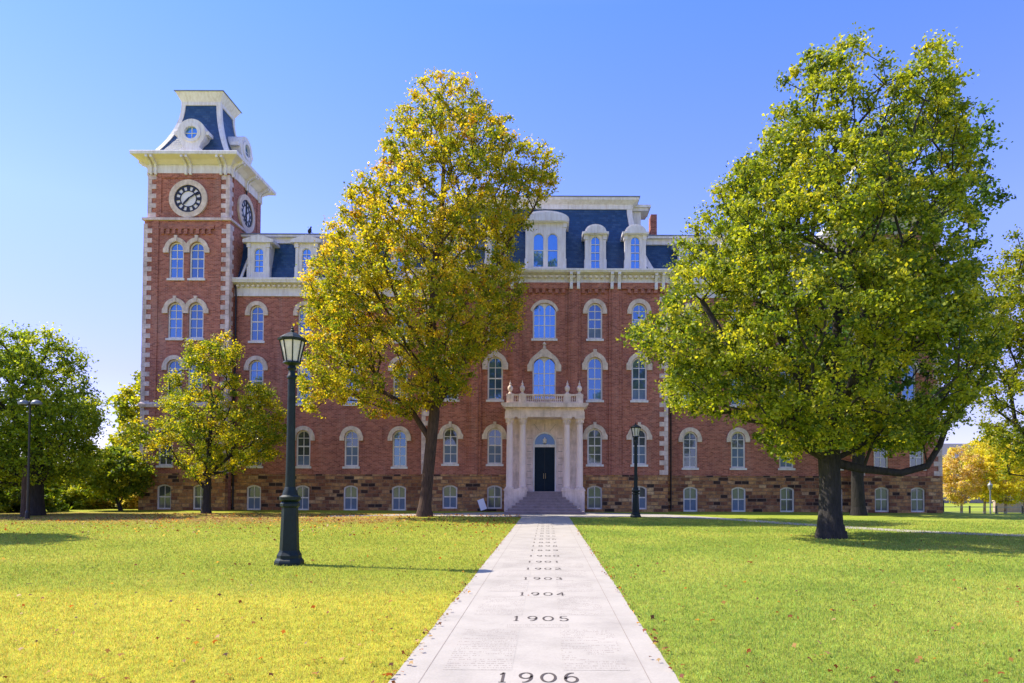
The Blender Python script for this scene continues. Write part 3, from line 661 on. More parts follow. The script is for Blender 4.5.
# --- dormers
def dormer(x, yf, z0, zwin0, zwin1, ztop, bw, hw, ww, style, yb):
    """front face at yf, runs back to yb"""
    zsh = ztop - {'seg': .62, 'big': .70, 'ped': .52}[style]
    fr = MB(); holes = []
    xs = (x - .46, x + .46) if style == 'big' else (x,)
    for q in xs: holes.append(arch(q, ww, zwin0, zwin1, None))
    fr.plate(rect(x - bw / 2, x + bw / 2, z0, zsh), holes, yf, yf + .16)
    fr.box(x - bw / 2, x + bw / 2, yf + .161, yb, z0, zsh)
    for s in (-1, 1):   # scrolled cheeks
        fr.box(x + s * (bw / 2 + .10), x + s * (bw / 2 - .12), yf - .07, yf + .25, z0, z0 + .85)
        fr.box(x + s * (bw / 2 + .06), x + s * (bw / 2 - .12), yf - .05, yf + .2, z0 + .852, zsh - .3)
        fr.box(x + s * (bw / 2 + .12), x + s * (bw / 2 - .14), yf - .1, yf + .25, zsh - .298, zsh - .003)
    d = fr.build('dormer', M['white'], B)
    hd = MB()
    if style == 'ped':
        hd.box(x - hw / 2, x + hw / 2, yf - .22, yb, zsh, zsh + .12)
        hd.plate([(x - hw / 2, zsh + .122), (x + hw / 2, zsh + .122), (x + hw / 2, zsh + .2), (x, ztop), (x - hw / 2, zsh + .2)], [], yf - .2, yb + .4)
    else:
        n = 12; r = ztop - zsh - .14
        o = [(x - hw / 2, zsh), (x + hw / 2, zsh), (x + hw / 2, zsh + .16)]
        kx = hw / 2 if style == 'big' else hw * .40
        for i in range(n + 1):
            t = math.pi * i / n; o.append((x + kx * math.cos(t), zsh + .16 + r * math.sin(t)))
        if style != 'big': o.append((x - hw / 2, zsh + .16))
        o = [p for i, p in enumerate(o) if i == 0 or (abs(p[0] - o[i - 1][0]) + abs(p[1] - o[i - 1][1])) > 1e-4]
        hd.plate(o, [], yf - .26, yb)
        o2 = [(x + (p[0] - x) * .84, zsh + .04 + (p[1] - zsh) * .78) for p in o]
        hd.plate(o2, [], yf - .32, yf - .262)
    hd.build('dormer_hood', M['white'], d)
    wf = MB()
    for q, hole in zip(xs, holes):
        inn = arch(q, ww - .07, zwin0 + .04, zwin1 - .035, None)
        wf.plate(hole, [inn], yf + .06, yf + .12)
        if style != 'big': wf.box(q - .014, q + .014, yf + .07, yf + .11, zwin0, zwin1 - .03)
        for t in ((.5,) if style == 'big' else (.25, .5, .75)):
            wf.box(q - ww / 2 + .02, q + ww / 2 - .02, yf + .065, yf + .115, zwin0 + (zwin1 - zwin0) * t - .02, zwin0 + (zwin1 - zwin0) * t + .02)
    wf.build('window_frame', M['white'], d)
    pn = MB()
    for q in xs: pn.plate(arch(q, ww - .02, zwin0 + .01, zwin1 - .01, None), [], yf + .122, yf + .145)
    pn.build('pane', M['glass_hi'], d)
for side in (-1, 1):
    for xx in wx:
        dormer(side * xx, .12, Z_WG + .04, zw(274), zw(249.7), zw(237), 1.30, 2.0, .60, 'ped', 1.3)
for x in (-5.85, -3.25, 3.25, 5.85):
    dormer(x, YP + .45, Z_PG + .04, zv(266), zv(233.5), zv(223), 1.25, 1.72, .60, 'seg', 1.6)
dormer(0, YP + .30, Z_PG + .04, zv(265.5), zv(231.5), zv(210.5), 2.5, 3.05, .68, 'big', 1.8)
for s in (-1, 1):      # dormer on the pavilion's side slope, seen end on
    b = MB().box(s * 5.6, s * 6.55, 2.0, 3.2, Z_PG, zp(214.5, D0 + 2.5)); b.box(s * 5.4, s * 7.05, 1.8, 3.4, zp(214.4, D0 + 2.5), zp(211.5, D0 + 2.5)); b.box(s * 5.4, s * 7.2, 1.7, 3.5, zp(211.4, D0 + 2.5), zp(208.8, D0 + 2.5)); b.build('dormer', M['white'], B)

# --- towers
def tower(side, full):
    X0, X1 = (-XT1, -XT0) if side < 0 else (20.0, 25.45); xc = (X0 + X1) / 2; yb = YT + 5.0
    z_mid = zt(407.5); z_top = zt(222) if full else zt(232)
    hb, hw_ = [], []
    for s in (-1, 1):
        hb.append(window(xc + s * 1.15, YT - .10, zt(512.3), zt(487.3), .93, .16, (.5,), hood=None, sill=False, depth=.24))
        hw_.append(window(xc + s * 1.15, YT, zt(468.5), zt(432.3), .93, None, (.3, .55, .78), hood='ring', hi=False))
        hw_.append(window(xc + s * .67 , YT, zt(400.5), zt(362.5), .95, None, (.28, .52, .76), hood='ring', hi=True))
        hw_.append(window(xc + s * .67 - .0 * side, YT, zt(341.3), zt(305.5), .95, None, (.30, .55, .78), hood='key', hi=True))
        hw_.append(window(xc + s * .67 + .0, YT, zt(281.5), zt(245), .95, None, (.3, .55, .78), hood='key', hi=True))
    MB().plate(rect(X0, X1, Z_ST + .001, z_top), hw_, YT, YT + .3).build('tower_wall', M['brick'], B)
    MB().plate(rect(X0, X1, -.3, Z_ST), hb, YT - .10, YT + .3).build('stone_base', M['stone'], B)
    MB().box(X0, X1, YT + .301, yb, -.3, z_top).build('tower_wall', M['brick'], B)
    for s, xcn in ((-1, X0), (1, X1)): quoins(xcn, s, YT, Z_ST + .02, z_top - .05)
    # recessed panel: raised corner strips
    for s, xcn in ((-1, X0), (1, X1)): MB().box(xcn - s * .525, xcn - s * .95, YT - .05, YT - .002, Z_ST + .003, z_top - .02).build('pilaster', M['brick'], B)
    st = sweep(X0, X1, YT, yb, [(.004, z_mid - .2), (.10, z_mid - .18), (.14, z_mid), (.10, z_mid + .1), (.004, z_mid + .18)]); st.build('string_course', M['quoin'], B)
    cb = MB(); x = X0 + 1.1
    while x < X1 - 1.15: cb.box(x, x + .2, YT - .12, YT - .002, z_top - 1.0, z_top - .68); x += .38
    cb.box(X0 + 1.0, X1 - 1.0, YT - .10, YT - .003, z_top - .67, z_top - .45); cb.build('corbel_table', M['brick'], B)
    if full:
        ins = .14; zc0, zc1 = z_top, zt(173.8); a0, a1, b0, b1 = X0 + ins, X1 - ins, YT + ins, yb - ins
        sweep(X0, X1, YT, yb, [(.004, z_top - .12), (.12, z_top - .10), (.12, z_top + .06), (-.3, z_top + .14)]).build('string_course', M['quoin'], B)
        MB().box(a0, a1, b0, b1, zc0, zc1).build('tower_wall', M['brick'], B)
        for s, xcn in ((-1, a0), (1, a1)): quoins(xcn, s, b0, zc0 + .15, zc1 - .2)
        for s, xcn in ((-1, a0), (1, a1)): MB().box(xcn - s * .525, xcn - s * .85, b0 - .06, b0 - .002, zc0 + .15, zc1 - .005).build('pilaster', M['brick'], B)
        MB().box(a0 + .86, a1 - .86, b0 - .06, b0 - .002, zc1 - .42, zc1 - .005).build('brick_band', M['brick'], B)
        MB().box(a0 + .86, a1 - .86, b0 - .06, b0 - .002, zc0 + .15, zc0 + .4).build('brick_band', M['brick'], B)
        for ya, yz in ((b0 + .51, b0 + .85), (b1 - .6, b1)): MB().box(a1 + .002, a1 + .05, ya, yz, zc0 + .15, zc1 - .005).build('pilaster', M['brick'], B)
        # clock, front and right side
        zc = zt(201.3); rad = 1.22
        def clock(mtx):
            ring = MB(); n = 40
            o = [(1.24 * math.cos(2 * math.pi * i / n), 1.24 * math.sin(2 * math.pi * i / n)) for i in range(n)]
            i_ = [(.90 * math.cos(2 * math.pi * i / n), .90 * math.sin(2 * math.pi * i / n)) for i in range(n)]
            ring.plate(o, [i_], -.14, -.002); c = ring.xform(mtx).build('clock', M['trim'], B)
            MB().plate(i_, [], -.05, -.004).xform(mtx).build('clock_face', M['clockface'], c)
            nb = MB()
            def annulus(ra, rb, ya=-.09, yb_=-.052):
                nb.plate([(rb * math.cos(2 * math.pi * i / n), rb * math.sin(2 * math.pi * i / n)) for i in range(n)], [[(ra * math.cos(2 * math.pi * i / n), ra * math.sin(2 * math.pi * i / n)) for i in range(n)]], ya, yb_)
            annulus(.79, .89); annulus(.50, .55)
            for h_ in range(12):
                a = h_ * math.pi / 6; u = Vector((math.sin(a), math.cos(a))); v_ = Vector((u.y, -u.x)); wd = .055 if h_ % 3 else .075
                q = [u * .54 - v_ * wd, u * .54 + v_ * wd, u * .80 + v_ * wd * 1.6, u * .80 - v_ * wd * 1.6]
                nb.plate([(p.x, p.y) for p in q], [], -.089, -.053)
            nb.xform(mtx).build('clock_numerals', M['black'], c)
            hnd = MB()
            for a, ln, wd in ((R(222), .55, .05), (R(54), .78, .035)):
                u = Vector((math.sin(a), math.cos(a))); v_ = Vector((u.y, -u.x))
                q = [-u * .12 - v_ * wd, -u * .12 + v_ * wd, u * ln * .7 + v_ * wd * 1.2, u * ln, u * ln * .7 - v_ * wd * 1.2]
                hnd.plate([(p.x, p.y) for p in q], [], -.125 if ln > .6 else -.115, -.10)
            hnd.xform(mtx).build('clock_hands', M['black'], c)
        clock(Matrix.Translation((xc, b0, zc)))
        clock(Matrix.Translation((a1, (b0 + b1) / 2, zc)) @ Matrix.Rotation(R(90), 4, 'Z'))
        ef, ztE = .80, zt(158)
        zf = zc1
    else:
        a0, a1, b0, b1 = X0 + .05, X1 - .05, YT + .05, yb - .05; zf = z_top; ztE = z_top + 1.5; ef = .7
    h = ztE - zf
    sweep(a0, a1, b0, b1, [(.004, zf - .12), (.07, zf - .12), (.07, zf + h * .38), (.16, zf + h * .42)]).build('tower_frieze', M['white'], B)
    sweep(a0, a1, b0, b1, [(.16, zf + h * .42), (ef * .5, zf + h * .62), (ef - .06, zf + h * .76)]).build('tower_soffit', M['cream'], B)
    sweep(a0, a1, b0, b1, [(ef - .06, zf + h * .76), (ef, zf + h * .78), (ef + .02, ztE - .06), (ef, ztE), (ef - .1, ztE + .03), (-.8, ztE + .06)]).build('tower_cornice', M['white'], B)
    for t in (.07, .5, .93):
        for s in (-1, 1):
            bracket(a0 + (a1 - a0) * t + s * .15, b0 - .072, zf - .25, zf + h * .74, ef - .10, .14)
            for xf, rot, sg_ in ((a1, 90, 1), (a0, -90, -1)):
                mtx = Matrix.Translation((xf, b0 + (b1 - b0) * t + s * .15, 0)) @ Matrix.Rotation(R(rot), 4, 'Z'); bracket(0, -.072, zf - .25, zf + h * .74, ef - .10, .14, mtx)
    zr1 = zp(104.0, DT + 1.2) if full else ztE + 4.0
    i0, i1 = .02, 1.36
    pr = mansard(ztE + .05, zr1, i0, i1, p=1.8)
    sweep(a0, a1, b0, b1, pr, top=True).build('tower_roof', M['slate'], B)
    hips(a0, a1, b0, pr, .28, b1)
    zr2 = zr1 + .80
    sweep(a0, a1, b0, b1, [(-i1 - .1, zr1 - .05), (-i1 + .06, zr1 - .03), (-i1 + .06, zr1 + .2), (-i1 + .26, zr2 - .22), (-i1 + .34, zr2 - .05)], bottom=True).build('roof_cornice', M['white'], B)
    sweep(a0, a1, b0, b1, [(-i1 + .33, zr2 - .05), (-i1 + .40, zr2 - .04), (-i1 + .40, zr2), (-1.8, zr2 + .03)], top=True, bottom=True).build('roof_edge', M['capmetal'], B)
    # round dormers
    def oculus(mtx):
        b = MB(); zc = ztE + 1.50; n = 28
        ci = [(.42 * math.cos(2 * math.pi * i / n), zc + .42 * math.sin(2 * math.pi * i / n)) for i in range(n)]
        co = [(.95, ztE + .06), (.95, ztE + .22), (.52, ztE + .55)]
        for i in range(19):
            t = R(-42) + R(264) * i / 18; co.append((.92 * math.cos(t), zc + .92 * math.sin(t)))
        co += [(-.52, ztE + .55), (-.95, ztE + .22), (-.95, ztE + .06)]
        b.plate(co, [ci], -.15, .12)
        rr = .62; bb = [(rr * math.cos(2 * math.pi * i / n), zc + rr * math.sin(2 * math.pi * i / n)) for i in range(n)]
        b.plate(bb, [ci], -.22, -.152)
        b.box(.80, 1.12, -.10, .5, zc - .12, zc + .10); b.box(-1.12, -.80, -.10, .5, zc - .12, zc + .10)
        co2 = [(.80 * p[0] / .86, p[1]) for p in co]
        b.plate([(p[0], p[1]) for p in co2], [], .121, 1.1)
        o = b.xform(mtx).build('dormer', M['white'], B)
        MB().plate([((p[0]) * 1.02, zc + (p[1] - zc) * 1.02) for p in ci], [], -.02, .05).xform(mtx).build('pane', M['glass_hi'], o)
        MB().box(-.02, .02, -.06, -.021, zc - .42, zc + .42).box(-.42, .42, -.055, -.022, zc - .02, zc + .02).xform(mtx).build('window_frame', M['white'], o)
    oculus(Matrix.Translation((xc + .12, b0 + .05, 0))); oculus(Matrix.Translation((a1 - .12, (b0 + b1) / 2, 0)) @ Matrix.Rotation(R(90), 4, 'Z'))
    pass
    return a0, a1, b0, b1
tower(-1, True); tower(1, False)
# downpipes
MB().tube((-XT0 + .14, -.16, .1), (-XT0 + .14, -.16, Z_WE), .06).tube((-XT0 + .14, -.16, Z_WE), (-XT0 + .05, -.1, Z_WG), .05).build('downpipe', M['black'], B)
MB().tube((-XT0 - .05, 1.6, Z_WG), (-XT0 - .05, 1.6, zt(176)), .05).build('downpipe', M['black'], B)
MB().tube((XP + .35, -.15, .1), (XP + .35, -.15, Z_WE), .05).build('downpipe', M['black'], B)
MB().tube((XT0 - .3, -.17, .1), (XT0 - .3, -.17, zv(430)), .09).build('downpipe', M['white'], B)
MB().tube((-XT0 + .35, -.02, Z_WG + .05), (-XT0 + .8, 1.05, zw(240)), .09, n=6).build('roof_pipe', M['white'], B)

# --- portico
YC = YP - 1.75                                     # column axis
zPB, zC0, zC1, zE1, zB1 = zp(491.6, D0 - 2.4), zp(489.3, D0 - 2.6), zp(417.5, D0 - 2.6), zp(403, D0 - 2.9), zp(394.3, D0 - 2.9)
fl_z = zPB
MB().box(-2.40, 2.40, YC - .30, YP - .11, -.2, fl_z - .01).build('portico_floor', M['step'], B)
rec = MB().plate(rect(-2.40, 2.40, fl_z, zC1), [arch(0, DW, fl_z - .0 + .001, DZ1, None)], YP - .45, YP - .105)
rec.build('portico_wall', M['portico'], B)
jt = MB()
z = fl_z + .42
while z < zC1 - .2:
    hw2 = DW / 2 if z < DZ1 - DW / 2 else math.sqrt(max(0, (DW / 2) ** 2 - (z - DZ1 + DW / 2) ** 2)) if z < DZ1 else 0
    for s in (-1, 1): jt.box(s * (hw2 + .12), s * 1.12, YP - .458, YP - .452, z, z + .025) if hw2 + .12 < 1.1 and z < DZ1 else None
    z += .42
for sx, t in ((-.62, .25), (.62, -.25), (0, 0)):
    jt.add([(sx * .55 - .012, YP - .458, DZ1 + .08), (sx * .55 + .012, YP - .458, DZ1 + .08), (sx * 1.1 + .012, YP - .458, zC1 - .3), (sx * 1.1 - .012, YP - .458, zC1 - .3)], [(0, 1, 2, 3)])
jt.build('masonry_joints', M['joint'], B)
# arch surround
MB().plate(arch(0, DW, fl_z + .003, DZ1, None), [arch(0, DW - .18, fl_z + .004, DZ1 - .09, None)], YP - .49, YP - .35).build('door_frame', M['white'], B)
ztr = zp(445.5, D0 - 1.1)
dr = MB().box(-DW / 2 + .1, DW / 2 - .1, YP - .40, YP - .30, fl_z + .005, ztr - .12)
for s in (-1, 1):
    for za, zb_ in ((.15, 1.0), (1.15, 2.65)):
        dr.box(s * .10, s * .56, YP - .425, YP - .402, fl_z + za, min(fl_z + zb_, ztr - .25))
door = dr.build('door', M['door'], B)
MB().box(-.012, .012, YP - .405, YP - .401, fl_z + .01, ztr - .13).build('door_gap', M['black'], door)
MB().tube((.06, YP - .45, fl_z + .8), (.06, YP - .45, fl_z + 1.15), .018).tube((-.06, YP - .45, fl_z + .8), (-.06, YP - .45, fl_z + 1.15), .018).build('handle', M['brass'], door)
MB().box(-DW / 2 + .09, DW / 2 - .09, YP - .46, YP - .32, ztr - .12, ztr + .05).build('transom', M['white'], B)
fan = MB().plate([p for p in arch(0, DW - .17, ztr + .05, DZ1 - .09, None)], [], YP - .36, YP - .33).build('fan_window', M['glass_fan'], B)
ln = MB().lathe([(.05, ztr + .10), (.11, ztr + .14), (.13, ztr + .36), (.05, ztr + .44), (.02, ztr + .5)], 0, YP - .62, 8); ln.build('door_lantern', M['frost'], B)
for xcol in (-2.15, -1.36, 1.36, 2.15):
    r0 = .215
    prof = [(r0 * 1.0, zC0 + .16)] + [(r0 * (1 - .14 * (t ** 1.6)), zC0 + .16 + (zC1 - zC0 - .62) * t) for t in (.2, .4, .6, .8, 1)]
    c = MB().lathe(prof, xcol, YC, 20).build('column', M['column'], B, smooth=True)
    MB().box(xcol - .29, xcol + .29, YC - .29, YC + .29, zC0, zC0 + .07).lathe([(.27, zC0 + .07), (.28, zC0 + .10), (.25, zC0 + .14), (.22, zC0 + .165)], xcol, YC, 20).build('column_base', M['portico'], c)
    zt_ = zC1
    cp = MB().lathe([(.19, zt_ - .46), (.215, zt_ - .43), (.19, zt_ - .40), (.20, zt_ - .30), (.26, zt_ - .16), (.31, zt_ - .09)], xcol, YC, 16)
    cp.box(xcol - .30, xcol + .30, YC - .30, YC + .30, zt_ - .09, zt_ - .001)
    for a in range(8):
        t = a * math.pi / 4 + .39; cp.box(xcol + .23 * math.cos(t) - .04, xcol + .23 * math.cos(t) + .04, YC + .23 * math.sin(t) - .04, YC + .23 * math.sin(t) + .04, zt_ - .34, zt_ - .14)
    cp.build('capital', M['portico'], c)
for s in (-1, 1):
    MB().box(s * 1.07, s * 2.45, YC - .36, YC + .36, -.1, zC0 - .10).box(s * 1.03, s * 2.49, YC - .40, YC + .40, zC0 - .098, zC0 - .002).build('pedestal', M['portico'], B)
    # stepped side walls
    MB().plate([(0, -.1), (1.9, -.1), (1.9, .18), (.05, zC0 - .12), (0, zC0 - .12)], [], 0, .36).xform(Matrix.Translation((s * 1.25 + (.0 if s > 0 else 0), YC - .37, 0)) @ Matrix.Rotation(R(-60) if s > 0 else R(-120), 4, 'Z')).build('step_wall', M['portico'], B) if False else None
en = MB(); en.box(-2.44, 2.44, YC - .28, YP - .10, zC1, zC1 + .34)
en.box(-2.40, 2.40, YC - .25, YP - .10, zC1 + .342, zE1 - .28)
o_ = MB().plate([(-2.45, 0), (2.45, 0), (2.66, .16), (2.66, .27), (-2.66, .27), (-2.66, .16)], [], YC - .55, YP - .10)
en.add([(x, y, z + zE1 - .278) for x, y, z in o_.v], o_.f)
for k in range(40): en.box(-2.4 + k * 4.8 / 39 - .035, -2.4 + k * 4.8 / 39 + .035, YC - .33, YC - .252, zE1 - .37, zE1 - .285)
en.build('entablature', M['portico'], B)
bal = MB(); yb1 = YC - .2
bal.box(-2.33, 2.33, yb1 - .12, yb1 + .12, zE1, zE1 + .09).box(-2.36, 2.36, yb1 - .14, yb1 + .14, zB1 - .09, zB1)
for s in (-1, 1): bal.box(s * 2.20, s * 2.32, yb1 + .15, YP - .1, zE1, zE1 + .09).box(s * 2.18, s * 2.35, yb1 + .15, YP - .1, zB1 - .09, zB1)
for xx in (-2.12, -1.38, 1.38, 2.12): bal.box(xx - .22, xx + .22, yb1 - .17, yb1 + .17, zE1 + .001, zB1 + .02)
balo = bal.build('balustrade', M['portico'], B)
bl = MB(); h = zB1 - zE1 - .18
for k in range(-9, 10): bl.lathe([(.05, zE1 + .09), (.035, zE1 + .12), (.06, zE1 + .09 + h * .35), (.03, zE1 + .09 + h * .75), (.05, zB1 - .09)], k * .128, yb1, 8)
for s in (-1, 1):
    for k in (-.5, .5): bl.lathe([(.05, zE1 + .09), (.035, zE1 + .12), (.06, zE1 + .09 + h * .35), (.03, zE1 + .09 + h * .75), (.05, zB1 - .09)], s * 1.75 + k * .14, yb1, 8)
bl.build('balusters', M['portico'], balo)
for xx in (-2.12, -1.38, 1.38, 2.12):
    MB().lathe([(.12, zB1 + .02), (.13, zB1 + .07), (.06, zB1 + .14), (.14, zB1 + .26), (.165, zB1 + .38), (.15, zB1 + .46), (.09, zB1 + .52), (.06, zB1 + .58), (.08, zB1 + .65), (.03, zB1 + .72), (.015, zB1 + .86)], xx, yb1, 14).build('urn', M['portico'], B, smooth=True)
# steps: straight flight between the pedestals, splayed at the foot
ns = 8; rise = fl_z / ns; stp = MB(); tread = .33; yst = YC + .15
for k in range(ns):
    z1 = fl_z - k * rise; y1 = YC - .02 - k * tread; last = k == ns - 1
    if y1 - tread > YC - .41: stp.box(-1.06, 1.06, y1 - tread, YP - .5, z1 - rise - .001, z1 - .001 - k * .001)
    else:
        hw_ = 1.08 + (k - 1) * .205
        stp.box(-hw_, hw_, y1 - tread, YC - .405, -.1 if last else z1 - rise - .001, z1 - .001)
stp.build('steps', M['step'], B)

# ------------------------------------------------------------------ things on and by the building
bd = MB().lathe([(.02, 0), (.10, .05), (.14, .16), (.10, .30), (.05, .36), (.06, .43), (.04, .49), (.01, .51)], 0, 0, 8).xform(Matrix.Rotation(R(18), 4, 'Y'))
bd.add([(.02, -.06, .12), (.30, -.04, .02), (.30, .04, .02), (.02, .06, .12), (.02, 0, .2)], [(0, 1, 2, 3), (0, 4, 1), (3, 2, 4), (1, 4, 2)])
bd.add([(-.02, -.02, .42), (-.13, 0, .42), (-.02, .02, .42), (-.02, 0, .46)], [(0, 1, 2), (0, 3, 1), (2, 1, 3)])
bird = bd.build('bird', M['black']); bird.location = (-16.05, 1.0, zw(230) + .0); tag(bird, 'small dark bird perched on the roof edge right of the clock tower', 'bird')
sg = empty('lawn_sign', (-3.72, -2.7, 0), 'small white board sign leaning beside the left of the entrance steps', 'sign')
MB().box(-.20, .20, -.015, .015, .18, .86).xform(Matrix.Rotation(R(-20), 4, 'Y')).build('board', M['sign'], sg)
MB().tube((-.17, 0, 0), (-.17, .01, .3), .012, n=6).tube((.12, 0, 0), (.12, .01, .35), .012, n=6).build('stake', M['black'], sg)

def lamp_post(loc, label, group='street lamps with glass lanterns'):
    o = empty('street_lamp', loc, label, 'street lamp', group); o.scale = (1, 1, 1.02)
    MB().lathe([(.30, 0), (.30, .06), (.285, .10), (.25, .14), (.25, .20), (.215, .26), (.20, .30), (.165, 1.18), (.20, 1.21), (.20, 1.26), (.17, 1.30)], 0, 0, 8, R(22.5)).build('base', M['iron'], o)
    MB().lathe([(.16, 1.30), (.215, 1.34), (.22, 1.40), (.16, 1.44), (.14, 1.52), (.105, 1.60), (.085, 1.66)], 0, 0, 20).build('collar', M['iron'], o, smooth=True)
    MB().lathe([(.103, 1.60), (.088, 2.4), (.078, 3.85), (.10, 3.87), (.10, 3.91), (.075, 3.94), (.06, 4.02), (.09, 4.07), (.07, 4.13), (.13, 4.18)], 0, 0, 18).build('pole', M['iron'], o, smooth=True)
    r0, r1, z0, z1 = .155, .255, 4.20, 4.66
    lan = MB().lathe([(.12, 4.15), (.19, 4.18), (.175, 4.215)], 0, 0, 8, R(22.5)); 
    for i in range(8):
        a = R(22.5 + 45 * i); lan.tube((r0 * math.cos(a), r0 * math.sin(a), z0), (r1 * math.cos(a), r1 * math.sin(a), z1), .014, n=5)
    lan.lathe([(r1 + .0, z1 - .02), (r1 + .035, z1 - .01), (r1 + .045, z1 + .03), (r1 + .01, z1 + .045), (.19, z1 + .10), (.09, z1 + .155), (.05, z1 + .165), (.035, z1 + .18)], 0, 0, 8, R(22.5))
    l = lan.build('lantern', M['iron'], o)
    MB().lathe([(r0 - .012, z0 + .02), (r1 - .014, z1 - .022)], 0, 0, 8, R(22.5)).build('lantern_glass', M['frost'], l)
    MB().lathe([(.03, z1 + .18), (.045, z1 + .205), (.02, z1 + .235), (.03, z1 + .26), (.008, z1 + .285), (.004, z1 + .34)], 0, 0, 10).build('finial', M['iron'], l)
    return o
la = lamp_post((-5.34, -D0 + 14.45, 0), 'tall dark green lamp post standing on the lawn nearest the walk\'s left edge')
lb_ = copy_tree(la); lb_.location = (4.78, -D0 + 36.2, 0); lb_['label'] = 'small looking dark lamp post beside the cross walk right of the entrance'
def px(p, d, z=0):
    z = z + ground_z((p - CX) * d / F, -D0 + d); return ((p - CX) * d / F + .10, -D0 + d, z)
gl = empty('globe_lamp', px(28.5, 32.5), 'thin black pole lamp with two white domed heads before the left tree', 'street lamp')
MB().lathe([(.10, 0), (.10, .3), (.055, .4), (.045, 5.4)], 0, 0, 10).build('pole', M['black'], gl)
MB().tube((-.42, 0, 5.42), (.42, 0, 5.42), .03).tube((0, 0, 5.3), (0, 0, 5.55), .05).build('crossarm', M['black'], gl)
for s in (-1, 1):
    MB().lathe([(.23, 5.44), (.24, 5.48), (.21, 5.57), (.13, 5.64), (.03, 5.67)], s * .30, 0, 14).build('lamp_head', M['capmetal'], gl, smooth=True)
far = empty('far_street_lamp', px(990, 58), 'thin grey lamp post between the yellow trees at the right', 'street lamp')
MB().lathe([(.10, -.2), (.07, .3), (.05, 2.4)], 0, 0, 8).build('pole', M['capmetal'], far)
MB().lathe([(.10, 2.4), (.20, 2.7), (.22, 2.78), (.05, 3.0), (.01, 3.2)], 0, 0, 8).build('lantern', M['capmetal'], far)
fn = empty('railing', px(943, 57), 'low dark post and rail fence under the yellow trees beyond the building', 'railing')
for k in range(5): MB().box(k * 2.2 - .05, k * 2.2 + .05, -.05, .05, -.1, 1.5 if k == 0 else 1.05).build('post', M['black'], fn)
MB().box(0, 9, -.02, .02, .50, .56).box(0, 9, -.02, .02, .92, .98).build('rail', M['capmetal'], fn)
fw = empty('garden_wall', px(1000, 70), 'low tan wall behind the yellow trees at the right edge', 'wall')
MB().box(-.5, 22, 0, .4, -.2, 1.15).build('wall_body', M['farwall'], fw); MB().box(-.56, 22.1, -.06, .46, 1.152, 1.25).build('coping', M['trim'], fw)
fb = empty('distant_building', (66, 66, -.95), 'grey roofed low building glimpsed beyond the yellow trees', 'building')
MB().box(-14, 22, 0, 12, -.5, 7.2).build('wall', M['farwall'], fb)
MB().add([(-15, -1, 7.2), (23, -1, 7.2), (23, 13, 7.2), (-15, 13, 7.2), (-12, 6, 10), (20, 6, 10)], [(0, 1, 5, 4), (1, 2, 5), (2, 3, 4, 5), (3, 0, 4), (3, 2, 1, 0)]).build('roof', M['farroof'], fb)
for k in range(6): MB().box(-12 + k * 5, -10.6 + k * 5, -.08, -.01, 3.6, 5.4).build('window', M['glass_lo'], fb)

# ------------------------------------------------------------------ vegetation
def np_mesh(name, V, Fq, mat_, parent=None, tint=None):
    """V (n,3); Fq (m,k) faces of k corners; tint (m,3) colour per face"""
    me = bpy.data.meshes.new(name); k = Fq.shape[1]; m = len(Fq)
    me.vertices.add(len(V)); me.vertices.foreach_set('co', V.astype(np.float32).ravel())
    me.loops.add(m * k); me.loops.foreach_set('vertex_index', Fq.astype(np.int32).ravel())
    me.polygons.add(m); me.polygons.foreach_set('loop_start', (np.arange(m) * k).astype(np.int32))
    me.update(calc_edges=True)
    if tint is not None:
        a = me.color_attributes.new('tint', 'FLOAT_COLOR', 'CORNER'); cc = np.ones((m, k, 4), np.float32); cc[:, :, :3] = tint[:, None, :]
        a.data.foreach_set('color', cc.ravel())
    me.materials.append(mat_)
    o = bpy.data.objects.new(name, me); C.objects.link(o)
    if parent: o.parent = parent
    return o
def inside(poly, P):
    x, y = P[:, 0], P[:, 1]; c = np.zeros(len(P), bool); n = len(poly); j = n - 1
    for i in range(n):
        xi, yi = poly[i]; xj, yj = poly[j]
        t = ((yi > y) != (yj > y)) & (x < (xj - xi) * (y - yi) / (yj - yi + 1e-12) + xi); c ^= t; j = i
    return c
